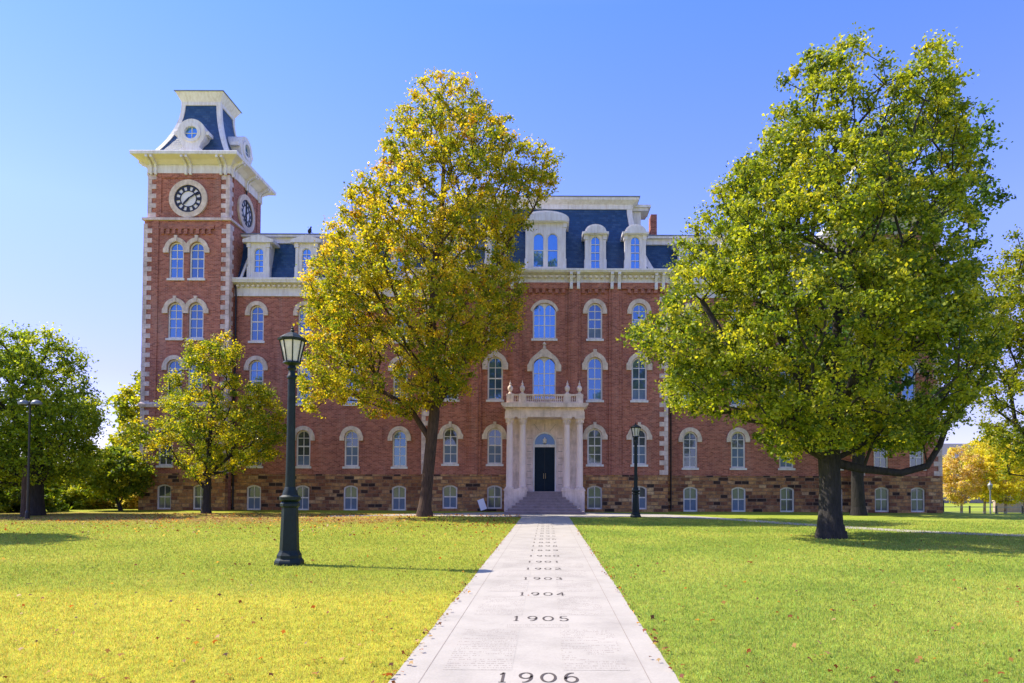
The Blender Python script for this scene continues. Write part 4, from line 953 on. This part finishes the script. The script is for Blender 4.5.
def leaves_at(cent, rad, per, size, cols, yel=None, flat=.75, r_=None):
    """leaf cards round clump centres: cent (n,3), rad (n,), per = leaves per clump; cols = list of (rgb, weight)"""
    r_ = r_ or rng; n = len(cent); tot = n * per
    idx = np.repeat(np.arange(n), per)
    d = r_.normal(size=(tot, 3)); d /= np.linalg.norm(d, axis=1)[:, None]
    rr = rad[idx] * r_.random(tot) ** .55
    sub = r_.normal(size=(n * 6, 3)); sub /= np.linalg.norm(sub, axis=1)[:, None]     # six sprays per clump
    sid = idx * 6 + r_.integers(0, 6, tot); d = d * .55 + sub[sid] * .75
    P = cent[idx] + d * rr[:, None] * np.array([1, 1, flat])
    nrm = r_.normal(size=(tot, 3)) + np.array([0, 0, .7]) + d * .5; nrm /= np.linalg.norm(nrm, axis=1)[:, None]
    u = np.cross(nrm, r_.normal(size=(tot, 3))); u /= np.linalg.norm(u, axis=1)[:, None]; v = np.cross(nrm, u)
    s = size * (.6 + .8 * r_.random(tot)); L_ = s[:, None]; W_ = s[:, None] * .36
    V = np.empty((tot, 4, 3)); V[:, 0] = P - u * L_ * .5; V[:, 1] = P + v * W_ - u * L_ * .05; V[:, 2] = P + u * L_ * .5 - nrm * L_ * .08; V[:, 3] = P - v * W_ - u * L_ * .05
    W = np.array([c[1] for c in cols]); W = W / W.sum(); CC = np.array([c[0] for c in cols])
    ci = r_.choice(len(cols), size=n, p=W); pick = np.where(r_.random(tot) < .6, ci[idx], r_.choice(len(cols), size=tot, p=W))
    T = CC[pick] * (.75 + .5 * r_.random(tot))[:, None]
    return V.reshape(-1, 3), np.arange(tot * 4).reshape(-1, 4), T
def grow(cent, trunk, r_tip=.012, pw=2.35, bias=.45, seed=1, extra=()):
    """branch net: every clump centre hangs on the nearest earlier node, weighed by path length; trunk = polyline of points"""
    r_ = np.random.default_rng(seed)
    nodes = [np.array(p, float) for p in trunk]; par = [-1] + list(range(len(trunk) - 1)); plen = [0.0]
    for i in range(1, len(nodes)): plen.append(plen[-1] + np.linalg.norm(nodes[i] - nodes[i - 1]))
    for limb in extra:
        k0 = int(np.argmin([np.linalg.norm(np.array(limb[0]) - q) for q in nodes])); last = k0
        for p in limb[1:]:
            nodes.append(np.array(p, float)); par.append(last); plen.append(plen[last] + np.linalg.norm(nodes[-1] - nodes[last])); last = len(nodes) - 1
    first = 2
    A = np.array(nodes); PL = np.array(plen)
    top = np.array(trunk[-1]); low = np.array(trunk[max(1, len(trunk) // 3)])
    dist = np.min([np.linalg.norm(cent - np.array(q), axis=1) for q in trunk[1:]], axis=0)
    order = np.argsort(dist)
    for ci in order:
        p = cent[ci]; dv = np.linalg.norm(A - p, axis=1)
        cost = dv + bias * PL + np.maximum(0, A[:, 2] - p[2] + .15 * dv) * .8; cost[:1] = 1e9
        k = int(np.argmin(cost)); a = A[k]; L_ = dv[k]; ns_ = max(1, int(L_ / .9)); last = k
        perp = r_.normal(size=3) * L_ * .06
        for q in range(1, ns_ + 1):
            t = q / ns_; pt = a + (p - a) * t + perp * math.sin(math.pi * t) + np.array([0, 0, .10 * L_ * math.sin(math.pi * t) * (.5 if p[2] > a[2] else -.6)])
            nodes.append(pt); par.append(last); pl = PL[last] if last < len(PL) else plen[last]
            plen.append(plen[last] + np.linalg.norm(pt - nodes[last])); last = len(nodes) - 1
        A = np.array(nodes); PL = np.array(plen)
    n = len(nodes); s = np.zeros(n); kids = [0] * n
    for i in range(n): kids[par[i]] += 1 if par[i] >= 0 else 0
    for i in range(n - 1, 0, -1):
        if s[i] == 0: s[i] = r_tip ** pw
        s[par[i]] += s[i]
    return A, par, s ** (1 / pw)
def branch_mesh(A, par, rad, r_trunk, flare=.62, trunk_n=4):
    k = r_trunk / rad[min(1, len(rad) - 1)]; vs = []; fs = []
    rr = rad * (1 + (k - 1) * np.clip(rad / rad[1], 0, 1) ** .5)
    for i in range(trunk_n): rr[i] = rr[max(i, 1)] * (1 + flare * math.exp(-max(0, A[i][2]) / .38))
    for i in range(1, len(A)):
        a, b = A[par[i]], A[i]; d = b - a; L_ = np.linalg.norm(d)
        if L_ < 1e-5: continue
        d = d / L_; ra = rr[par[i]] if i < trunk_n else min(rr[par[i]], rr[i] * 1.25); rb = rr[i]
        n = 14 if rb > .12 else 8 if rb > .05 else 5 if rb > .02 else 3
        u = np.cross(d, [0, 0, 1] if abs(d[2]) < .9 else [1, 0, 0]); u /= np.linalg.norm(u); v = np.cross(d, u)
        a2 = a - d * ra * .25; b2 = b + d * rb * .25
        o = len(vs)
        for c, r in ((a2, ra), (b2, rb)):
            for q in range(n):
                t = 2 * math.pi * q / n; vs.append(c + (u * math.cos(t) + v * math.sin(t)) * r * (1 + .06 * math.sin(3 * t + i)))
        for q in range(n): fs.append((o + q, o + (q + 1) % n, o + n + (q + 1) % n, o + n + q))
    V = np.array(vs); Fq = np.array(fs); return V, Fq
def crown_points(sil, n, min_d, dratio=.8, hollow=.4, seed=3, ymax=1e9, gaps=(), voids=0, vr=1.0, ycen=0.0):
    """points filling a crown whose side view is the outline sil (metres from the trunk foot)"""
    r_ = np.random.default_rng(seed); S = np.array(sil); lo, hi = S.min(0), S.max(0); pts = []
    zs = np.linspace(lo[1], hi[1], 60); span = []
    for z in zs:
        xs = []
        for i in range(len(S)):
            (xa, za), (xb, zb_) = S[i], S[(i + 1) % len(S)]
            if (za - z) * (zb_ - z) < 0: xs.append(xa + (xb - xa) * (z - za) / (zb_ - za))
        span.append((min(xs), max(xs)) if len(xs) > 1 else (0, .1))
    span = np.array(span); tries = 0; P_ = np.zeros((0, 3))
    VC = np.column_stack([r_.uniform(lo[0], hi[0], voids), r_.normal(size=voids) * (hi[0] - lo[0]) * .25, r_.uniform(lo[1], hi[1], voids)]) if voids else None
    VR = vr * (.5 + r_.random(voids)) if voids else None
    while len(pts) < n and tries < 60:
        tries += 1
        q = lo + (hi - lo) * r_.random((3000, 2)); q = q[inside(S, q)]
        a = np.interp(q[:, 1], zs, span[:, 0]); b = np.interp(q[:, 1], zs, span[:, 1]); c = (a + b) / 2; hw = np.maximum((b - a) / 2, .3)
        t = np.clip(np.abs(q[:, 0] - c) / hw, 0, 1); e = np.sqrt(1 - t * t); D = np.minimum(hw * dratio, ymax)
        y = (2 * r_.random(len(q)) - 1) * D * e
        core = np.sqrt(t * t + (y / np.maximum(D, .1)) ** 2)
        keep = r_.random(len(q)) < (hollow + (1 - hollow) * np.clip(core * 1.3, 0, 1) ** 2)
        for (gx, gz, gr, gk) in gaps: keep &= ~((np.hypot(q[:, 0] - gx, q[:, 1] - gz) < gr) & (r_.random(len(q)) < gk))
        for x, yy, z, k in zip(q[:, 0], y, q[:, 1], keep):
            if not k: continue
            if voids and (((VC - (x, yy, z)) * np.array([1, .7, 1.15])) ** 2).sum(1).__lt__(VR ** 2).any(): continue
            if pts:
                dd = np.array(pts) - (x, yy, z)
                if (dd * dd).sum(1).min() < min_d ** 2: continue
            pts.append((x, yy, z))
            if len(pts) >= n: break
    return np.array(pts)
def make_tree(name, loc, label, cat, sil, n, min_d, clump, per, size, cols, trunk, r_trunk, bark='bark', dratio=.8, hollow=.4, seed=3, group=None, flat=.75, bias=.45, extra=(), gaps=(), sparse=None, r_tip=.012, ymax=1e9, clip=None, voids=0, vr=1.0, limb_r=.10, ycen=0.0):
    r_ = np.random.default_rng(seed); root = empty(name, loc, label, cat, group)
    cent = crown_points(sil, n, min_d, dratio, hollow, seed, ymax, gaps, voids, vr)
    if ycen: cent[:, 1] += ycen * np.clip((14 - np.abs(cent[:, 2] - 10)) / 10, 0, 1)
    A, par, rad = grow(cent, trunk, r_tip=r_tip, seed=seed, bias=bias, extra=extra)
    k0 = len(trunk)
    for limb in extra:
        m_ = len(limb) - 1
        for q in range(m_): rad[k0 + q] = max(rad[k0 + q], limb_r * (1 - .45 * q / m_) * rad[1] / r_trunk)
        k0 += m_
    V, Fq = branch_mesh(A, par, rad, r_trunk, trunk_n=len(trunk))
    np_mesh('trunk', V, Fq, M[bark], root)
    cc = cent
    if sparse is not None: cc = cent[np.array([r_.random() < sparse(p) for p in cent])]
    V, Fq, T = leaves_at(cc, clump * (.7 + .6 * r_.random(len(cc))), per, size, cols, flat=flat, r_=r_)
    np_mesh('crown', V, Fq, M['leaf'], root, T)
    return root
def outline(pxs, px0, d):     # survey of a crown's outline: metres from the foot of the trunk
    return [((a - px0) * d / F, zp(b, d)) for a, b in pxs]
GR = [((.09, .15, .02), 2.4), ((.18, .25, .025), 3), ((.33, .38, .03), 3), ((.47, .47, .045), 1.8)]
YG = [((.17, .23, .018), 2.4), ((.32, .35, .022), 2.8), ((.54, .48, .028), 2.7), ((.62, .46, .04), 1.3), ((.45, .26, .03), .3)]

# great tree right of the walk
sil = outline([(630, 335), (644, 305), (660, 270), (672, 240), (690, 225), (705, 200), (725, 182), (745, 165), (765, 140), (780, 110), (788, 78), (800, 64), (815, 72), (833, 52), (860, 46), (880, 40), (902, 44), (925, 52), (945, 68), (952, 98), (962, 130), (958, 175), (965, 210), (955, 260), (965, 300), (985, 330), (975, 380), (945, 430), (915, 452), (895, 440), (862, 452), (840, 440), (800, 452), (770, 458), (745, 436), (700, 412), (676, 408), (664, 385), (654, 362), (636, 350)], 830, 22.3)
k = 22.3 / F
sp = lambda p: .5 if (-.2 < p[0] < 3.3 and 10.6 < p[2] < 14.2 and p[1] < 2.5) else 1
make_tree('maple_tree', px(830, 22.3), 'huge green tree with thick dark trunk on the lawn right of the walk', 'tree', sil, 1450, .44, .47, 145, .104, GR,
    [(0, 0, -.1), (0, 0, .12), (0, 0, .35), (.01, 0, .8), (.02, 0, 1.5), (-.02, 0, 2.5), (.1, .1, 3.6), (.25, .1, 5.2), (.35, .2, 7), (.5, .2, 9), (.6, .3, 10.5)], .335, dratio=.84, hollow=.28, seed=11, bias=.30, r_tip=.013, voids=190, vr=.95, limb_r=.15, gaps=[(2.9, 9.6, 1.3, .8), (4.1, 7.0, 1.0, .8), (.9, 8.9, .7, .8), (-1.0, 6.0, .6, .7), (1.6, 12.6, .9, .6), (3.4, 5.2, .8, .7)],
    extra=[[(.0, 0, 2.3), (1.0, -.2, 2.25), (2.1, -.4, 2.12), (2.9, -.5, 2.35), (3.3, -.5, 3.0), (3.6, -.6, 4.0)], [(-.02, 0, 2.5), (-1.0, -.5, 3.4), (-2.3, -1, 4.6), (-3.6, -1.2, 6.0), (-4.4, -1, 7.5)], [(.1, .1, 3.6), (1.2, .5, 5.0), (2.2, .8, 7.2), (2.8, .8, 9.5)], [(.1, .1, 3.6), (-.9, .8, 5.6), (-1.6, 1.2, 8.0), (-1.8, 1.2, 10)], [(.1, .1, 3.6), (.2, -1.6, 5.2), (0, -2.6, 7.2)]],
    sparse=sp)
# second trunk close behind it, near the building
sil = outline([(800, 430), (790, 330), (830, 220), (880, 150), (930, 110), (965, 120), (990, 108), (1003, 140), (995, 175), (1010, 210), (990, 235), (955, 300), (975, 360), (960, 430), (900, 450)], 858, 39.6)
make_tree('elm_tree', px(858, 39.6), 'dark trunked tree close to the stone base wall, half hidden behind the huge green tree', 'tree', sil, 300, .9, .8, 100, .22, [((.06, .12, .025), 3), ((.09, .17, .03), 3), ((.18, .25, .03), 1)],
    [(0, 0, -.1), (0, 0, .4), (-.05, 0, 2), (.1, 0, 4), (.8, 0, 8), (2, 0, 12), (3, 0, 16)], .33, dratio=.5, hollow=.4, seed=21, bias=.3, ymax=3.2, voids=40, vr=1.2, bark='barkdark')
# yellowing tree left of the walk
sil = outline([(447, 60), (468, 70), (484, 96), (489, 112), (505, 124), (515, 120), (530, 140), (545, 150), (562, 160), (560, 180), (542, 196), (522, 202), (532, 225), (528, 255), (526, 290), (524, 330), (508, 348), (490, 362), (480, 386), (468, 392), (452, 400), (430, 404), (400, 420), (384, 412), (366, 416), (352, 398), (330, 400), (318, 414), (308, 398), (306, 380), (312, 362), (306, 340), (312, 320), (318, 300), (312, 285), (326, 255), (340, 225), (352, 190), (362, 203), (380, 165), (388, 138), (402, 104), (414, 78), (428, 74)], 430, 35.6)
make_tree('sweetgum_tree', px(427, 36.3), 'tall tree of yellow green leaves with leaning trunk left of the walk', 'tree', sil, 1350, .52, .56, 118, .125, YG,
    [(-.1, 0, -.1), (-.1, 0, .15), (-.08, 0, .5), (-.02, 0, 1.2), (.06, 0, 2.4), (.2, 0, 4), (.36, 0, 5.6), (.42, 0, 8), (.2, 0, 11), (.35, 0, 14), (.7, 0, 17), (.8, 0, 20)], .30, bark='barkred', dratio=.78, ymax=5.4, ycen=-.7, hollow=.22, seed=5, bias=.30, r_tip=.016, voids=170, vr=.9, limb_r=.10,
    extra=[[(.2, 0, 4), (-1.0, .3, 5.8), (-3, .6, 7), (-4.8, .8, 8)], [(.36, 0, 5.6), (1.8, -.3, 8), (2.8, -.5, 11), (4.2, -.4, 14.5), (5.6, 0, 16.5)], [(.42, 0, 8), (-1.2, 0, 10.5), (-2.4, 0, 13.5)]])
# small maple by the tower
sil = outline([(226, 336), (240, 350), (238, 375), (262, 388), (280, 410), (284, 440), (270, 456), (240, 466), (225, 478), (200, 480), (175, 466), (150, 455), (134, 440), (138, 422), (160, 412), (172, 398), (168, 385), (178, 370), (190, 344), (210, 344)], 207, 39.5)
make_tree('small_maple_tree', px(207, 39.5), 'small round maple turning yellow on one side before the clock tower', 'tree', sil, 320, .46, .55, 150, .115, [((.16, .24, .02), 3), ((.30, .34, .02), 2.5), ((.50, .46, .02), 2), ((.58, .48, .03), .9)],
    [(0, 0, -.1), (0, 0, .3), (.03, 0, 1.3), (.05, 0, 2.2), (.1, 0, 4), (.3, 0, 6.5)], .20, dratio=.9, hollow=.3, seed=8, bias=.3, r_tip=.014, voids=45, vr=.75,
    extra=[[(.03, 0, 1.5), (-1, 0, 2.4), (-2.2, 0, 3.2)], [(.05, 0, 2.2), (1.2, 0, 3.2), (2.6, 0, 4.0)]])
# left group
sil = outline([(-60, 345), (-20, 320), (0, 334), (30, 330), (54, 338), (68, 354), (78, 372), (82, 392), (88, 418), (83, 446), (88, 468), (66, 485), (40, 478), (10, 488), (-30, 480), (-70, 470), (-90, 400)], 33, 36)
make_tree('oak_tree', px(36, 36), 'full dark green tree at the left edge behind the twin headed lamp', 'tree', sil, 640, .58, .68, 150, .13, [((.13, .21, .025), 3), ((.25, .35, .03), 3), ((.42, .48, .04), 2)],
    [(0, 0, -.1), (0, 0, .4), (0, 0, 1.6), (.1, 0, 3), (0, 0, 5), (0, 0, 7.5)], .36, dratio=.8, hollow=.3, seed=31, bias=.3, voids=60, vr=.8, group='trees at the left edge')
MB().lathe([(.22, -.1), (.18, .5), (.16, 2.4), (.05, 2.6)], 0, 0, 10).build('wooden_post', M['barkred']).location = px(26, 34)
tag(bpy.data.objects['wooden_post'], 'reddish brown bare post standing beside the twin headed lamp at the left', 'post')
sil = outline([(118, 400), (140, 372), (170, 360), (200, 400), (200, 480), (150, 500), (122, 492), (110, 460), (122, 430)], 150, 50)
make_tree('ash_tree', px(150, 52), 'yellow green tree showing past the left corner of the clock tower', 'tree', sil, 260, .85, .8, 110, .26, [((.20, .28, .03), 3), ((.36, .40, .03), 2), ((.5, .48, .04), 1.5)],
    [(0, 0, -.1), (0, 0, .4), (0, 0, 3), (.2, 0, 6)], .25, dratio=.8, seed=41, group='trees at the left edge')
sil = outline([(84, 490), (80, 470), (92, 455), (110, 450), (135, 455), (150, 475), (140, 492), (120, 498), (100, 496)], 122, 43)
make_tree('crabapple_tree', px(122, 42.5), 'low spreading tree with slanting bare trunk just left of the clock tower', 'tree', sil, 130, .5, .5, 110, .17, [((.14, .22, .03), 3), ((.26, .32, .03), 2), ((.4, .4, .03), 1)],
    [(0, 0, -.05), (-.15, 0, .4), (-.5, 0, 1.0), (-.9, 0, 1.5), (-1.0, 0, 2.2)], .09, dratio=.8, seed=43, r_tip=.010, group='trees at the left edge')
bush_cols = [((.13, .2, .02), 2), ((.26, .28, .025), 2), ((.42, .38, .05), 2)]
def bush(pxx, d, wd, h, label, cols, seed, group='bushes along the left lawn edge'):
    r_ = np.random.default_rng(seed); root = empty('bush', px(pxx, d), label, 'bush', group)
    n = int(60 * wd * h / 4) + 30
    c = np.column_stack([(r_.random(n) - .5) * wd, (r_.random(n) - .5) * wd * .5, r_.random(n) * h * .9]); c = c[(c[:, 0] / (wd / 2)) ** 2 + (c[:, 2] / h) ** 2 < 1]
    V, Fq, T = leaves_at(c, .38 * (.7 + .6 * r_.random(len(c))), 130, .17, cols, r_=r_); np_mesh('foliage', V, Fq, M['leaf'], root, T)
    b = MB()
    for p in c[::3]: b.tube((p[0] * .2, p[1] * .2, 0), tuple(p), .02, .008, n=4)
    b.build('stem', M['bark'], root)
for i, (a, d, wd, h, lb, cl) in enumerate([
    (6, 40, 5.5, 2.4, 'dark leafy bush at the far left edge behind the brown post', [((.09, .16, .02), 3), ((.16, .24, .02), 2), ((.3, .34, .03), 1)]),
    (60, 45, 4.6, 2.4, 'green bush filling the gap right of the big left tree trunk', [((.20, .28, .03), 3), ((.36, .40, .04), 2)]),
    (84, 47, 4.0, 2.0, 'yellow green bush behind the slanting low tree', [((.34, .36, .03), 3), ((.5, .46, .05), 2)]),
    (128, 46.5, 4.6, 2.0, 'pale yellow bush touching the left corner of the tower', [((.50, .46, .12), 3), ((.60, .52, .2), 2), ((.3, .34, .05), 1)]),
    (36, 50, 6.0, 3.0, 'tall back bush behind the big left tree', bush_cols),
    (100, 56, 6.0, 4.4, 'highest shrub of the row, seen above the slanting low tree', [((.13, .19, .02), 3), ((.24, .26, .02), 1.5)])]):
    bush(a, d, wd, h, lb, cl, 60 + i)
# right edge tree whose branches reach in, and small yellow trees beyond
sil = outline([(968, 300), (985, 262), (1000, 232), (1018, 250), (1040, 235), (1070, 225), (1110, 240), (1140, 300), (1140, 400), (1100, 470), (1060, 480), (1020, 492), (1000, 478), (1012, 455), (985, 430), (1005, 405), (980, 395), (998, 365), (972, 345), (990, 325)], 1072, 26)
make_tree('linden_tree', px(1072, 26), 'green tree cut by the right edge, its leafy branches hanging into view', 'tree', sil, 420, .5, .55, 150, .10, [((.13, .19, .02), 3), ((.24, .29, .02), 3), ((.38, .38, .03), 1.8)],
    [(0, 0, -.1), (0, 0, .4), (0, 0, 1.8), (0, 0, 3), (0, 0, 5), (0, 0, 8)], .30, dratio=.8, hollow=.3, seed=51, bias=.3, voids=70, vr=.8)
yc = [((.60, .55, .05), 3), ((.66, .60, .07), 2), ((.42, .47, .05), 1.4)]
pk = [((.62, .50, .26), 3), ((.64, .56, .14), 2), ((.5, .5, .1), 1)]
for i, (a, d, hh, wd, lb, cl) in enumerate([
    (961, 61, 6.1, 4.2, 'small pinkish yellow tree nearest the right corner of the building', pk),
    (984, 64, 7.2, 4.0, 'bright yellow tree between the pinkish tree and the thin grey lamp', yc),
    (1005, 60, 6.2, 4.2, 'low bright yellow tree just right of the thin grey lamp', yc),
    (1024, 63, 7.0, 4.6, 'yellow tree with brown trunk at the right edge of the view', yc),
    (996, 68, 8.2, 5.2, 'taller golden tree rising behind the others at the right', yc)]):
    s_ = [(wd / 2 * math.cos(t), hh * .60 + hh * .42 * math.sin(t)) for t in [2 * math.pi * q / 14 for q in range(14)]]
    make_tree('yellow_tree', px(a, d), lb, 'tree', s_, 120, .45, .48, 110, .17, cl, [(0, 0, -.1), (0, 0, .3), (.03, 0, 1.2), (0, 0, 2.4), (0, 0, hh * .7)], .10, bark='barkpale', dratio=.9, seed=70 + i, group='small yellow trees beyond the building', r_tip=.009)
# off the left edge: the tree whose shadow falls over the lawn
s_ = [(3.3 * math.cos(t), 6.6 + 2.6 * math.sin(t)) for t in [2 * math.pi * q / 14 for q in range(14)]]
make_tree('shade_tree', (-23.6, -D0 + 21.8, 0), 'tree outside the left edge that shades a strip of the lawn', 'tree', s_, 160, .6, .7, 90, .22, GR, [(0, 0, -.1), (0, 0, .4), (0, 0, 2.5), (0, 0, 4.5), (0, 0, 7)], .25, seed=91)
# far wood behind everything
r_ = np.random.default_rng(99); n = 900
xs = r_.uniform(-170, 170, n); c = np.column_stack([xs, r_.uniform(95, 110, n), r_.uniform(0, 1, n) * (3.2 + 1.2 * np.sin(xs * .13) + .8 * np.sin(xs * .37))])
V, Fq, T = leaves_at(c, 2.0 * np.ones(n), 60, 1.0, [((.05, .09, .02), 3), ((.10, .14, .02), 2), ((.2, .18, .03), 1)], r_=r_)
tag(np_mesh('far_woods', V, Fq, M['leaf'], None, T), kind='stuff', label='low band of distant woods along the horizon', cat='woods')

# ------------------------------------------------------------------ grass blades and fallen leaves
def blades(n, d0, d1, hgt, seed):
    r_ = np.random.default_rng(seed); u = r_.random(n); d = d0 * (d1 / d0) ** u
    x = (r_.random(n) - .5) * (1200 / F) * d * 1.0 - .03 * d; x = x + .1
    y = -D0 + d; keep = (np.abs(x) > PW + .005 * r_.normal(size=n)); x, y, d = x[keep], y[keep], d[keep]; n = len(x)
    h = hgt * (.5 + r_.random(n)) * (d / d0) ** .25; wv = .0035 * (d / d0) ** .85; a = r_.random(n) * 6.283
    lean = h * r_.normal(size=n) * .5; la = r_.random(n) * 6.283
    V = np.zeros((n, 3, 3)); V[:, 0] = np.column_stack([x - np.cos(a) * wv, y - np.sin(a) * wv, 0 * x]); V[:, 1] = np.column_stack([x + np.cos(a) * wv, y + np.sin(a) * wv, 0 * x])
    V[:, 2] = np.column_stack([x + np.cos(la) * lean, y + np.sin(la) * lean, h])
    T = 1.3 * np.column_stack([.85 + .5 * r_.random(n), .85 + .4 * r_.random(n), 1.0 + 1.2 * r_.random(n)]) * (.8 + .4 * r_.random(n))[:, None]
    return V.reshape(-1, 3), np.arange(n * 3).reshape(-1, 3), T
V, Fq, T = blades(380000, 5.2, 34, .026, 1)
tag(np_mesh('grass', V, Fq, M['blade'], None, T), kind='stuff', label='short mown lawn grass on both sides of the walk', cat='grass')
def litter(n, region, size, seed, cols):
    r_ = np.random.default_rng(seed); x, y = region(r_, n); n = len(x)
    s = size * (.6 + .8 * r_.random(n)); nr = r_.normal(size=(n, 3)) * .45 + np.array([0, 0, 1]); nr /= np.linalg.norm(nr, axis=1)[:, None]
    u = np.cross(nr, r_.normal(size=(n, 3))); u /= np.linalg.norm(u, axis=1)[:, None]; v = np.cross(nr, u)
    P_ = np.column_stack([x, y, .02 + s * .25]); ang = np.linspace(0, 2 * np.pi, 8, endpoint=False); rr = np.array([1, .55, .95, .5, .9, .5, .95, .55]) * .5
    V = np.zeros((n, 8, 3))
    for k_ in range(8): V[:, k_] = P_ + (u * math.cos(ang[k_]) + v * math.sin(ang[k_])) * (s * rr[k_])[:, None] + np.array([0, 0, 1.0]) * (s * .12 * (k_ % 2))[:, None]
    T = np.array(cols)[r_.integers(0, len(cols), n)] * (.7 + .6 * r_.random(n))[:, None]
    return V.reshape(-1, 3), np.arange(n * 8).reshape(-1, 8), T
LC = [(.30, .10, .035), (.22, .06, .03), (.42, .22, .07), (.12, .05, .03), (.45, .30, .14)]
def reg_all(r_, n):
    d = 5.6 * (38 / 5.6) ** r_.random(n); x = (r_.random(n) - .5) * 1.7 * d; k = (np.abs(x) > PW) | (r_.random(n) < .05); return x[k], -D0 + d[k]
def reg_left(r_, n):
    d = r_.uniform(19, 38.5, n); x = r_.uniform(-22, -1.3, n); k = r_.random(n) < np.clip((d - 17) / 14, 0, 1) ** 2; return x[k], -D0 + d[k]
def reg_edge(r_, n):
    y = -D0 + 5.5 * (30 / 5.5) ** r_.random(n); s = np.where(r_.random(n) < .5, -1, 1); return s * (PW + r_.normal(size=n) * .05), y
parts_ = [litter(850, reg_all, .062, 1, LC), litter(6000, reg_left, .085, 2, LC), litter(300, reg_edge, .05, 3, LC)]
V = np.concatenate([p[0] for p in parts_]); T = np.concatenate([p[2] for p in parts_]); Fq = np.arange(len(V)).reshape(-1, 8)
tag(np_mesh('fallen_leaves', V, Fq, M['leaf'], None, T), kind='stuff', label='scattered brown and orange fallen leaves on the lawn', cat='leaves')
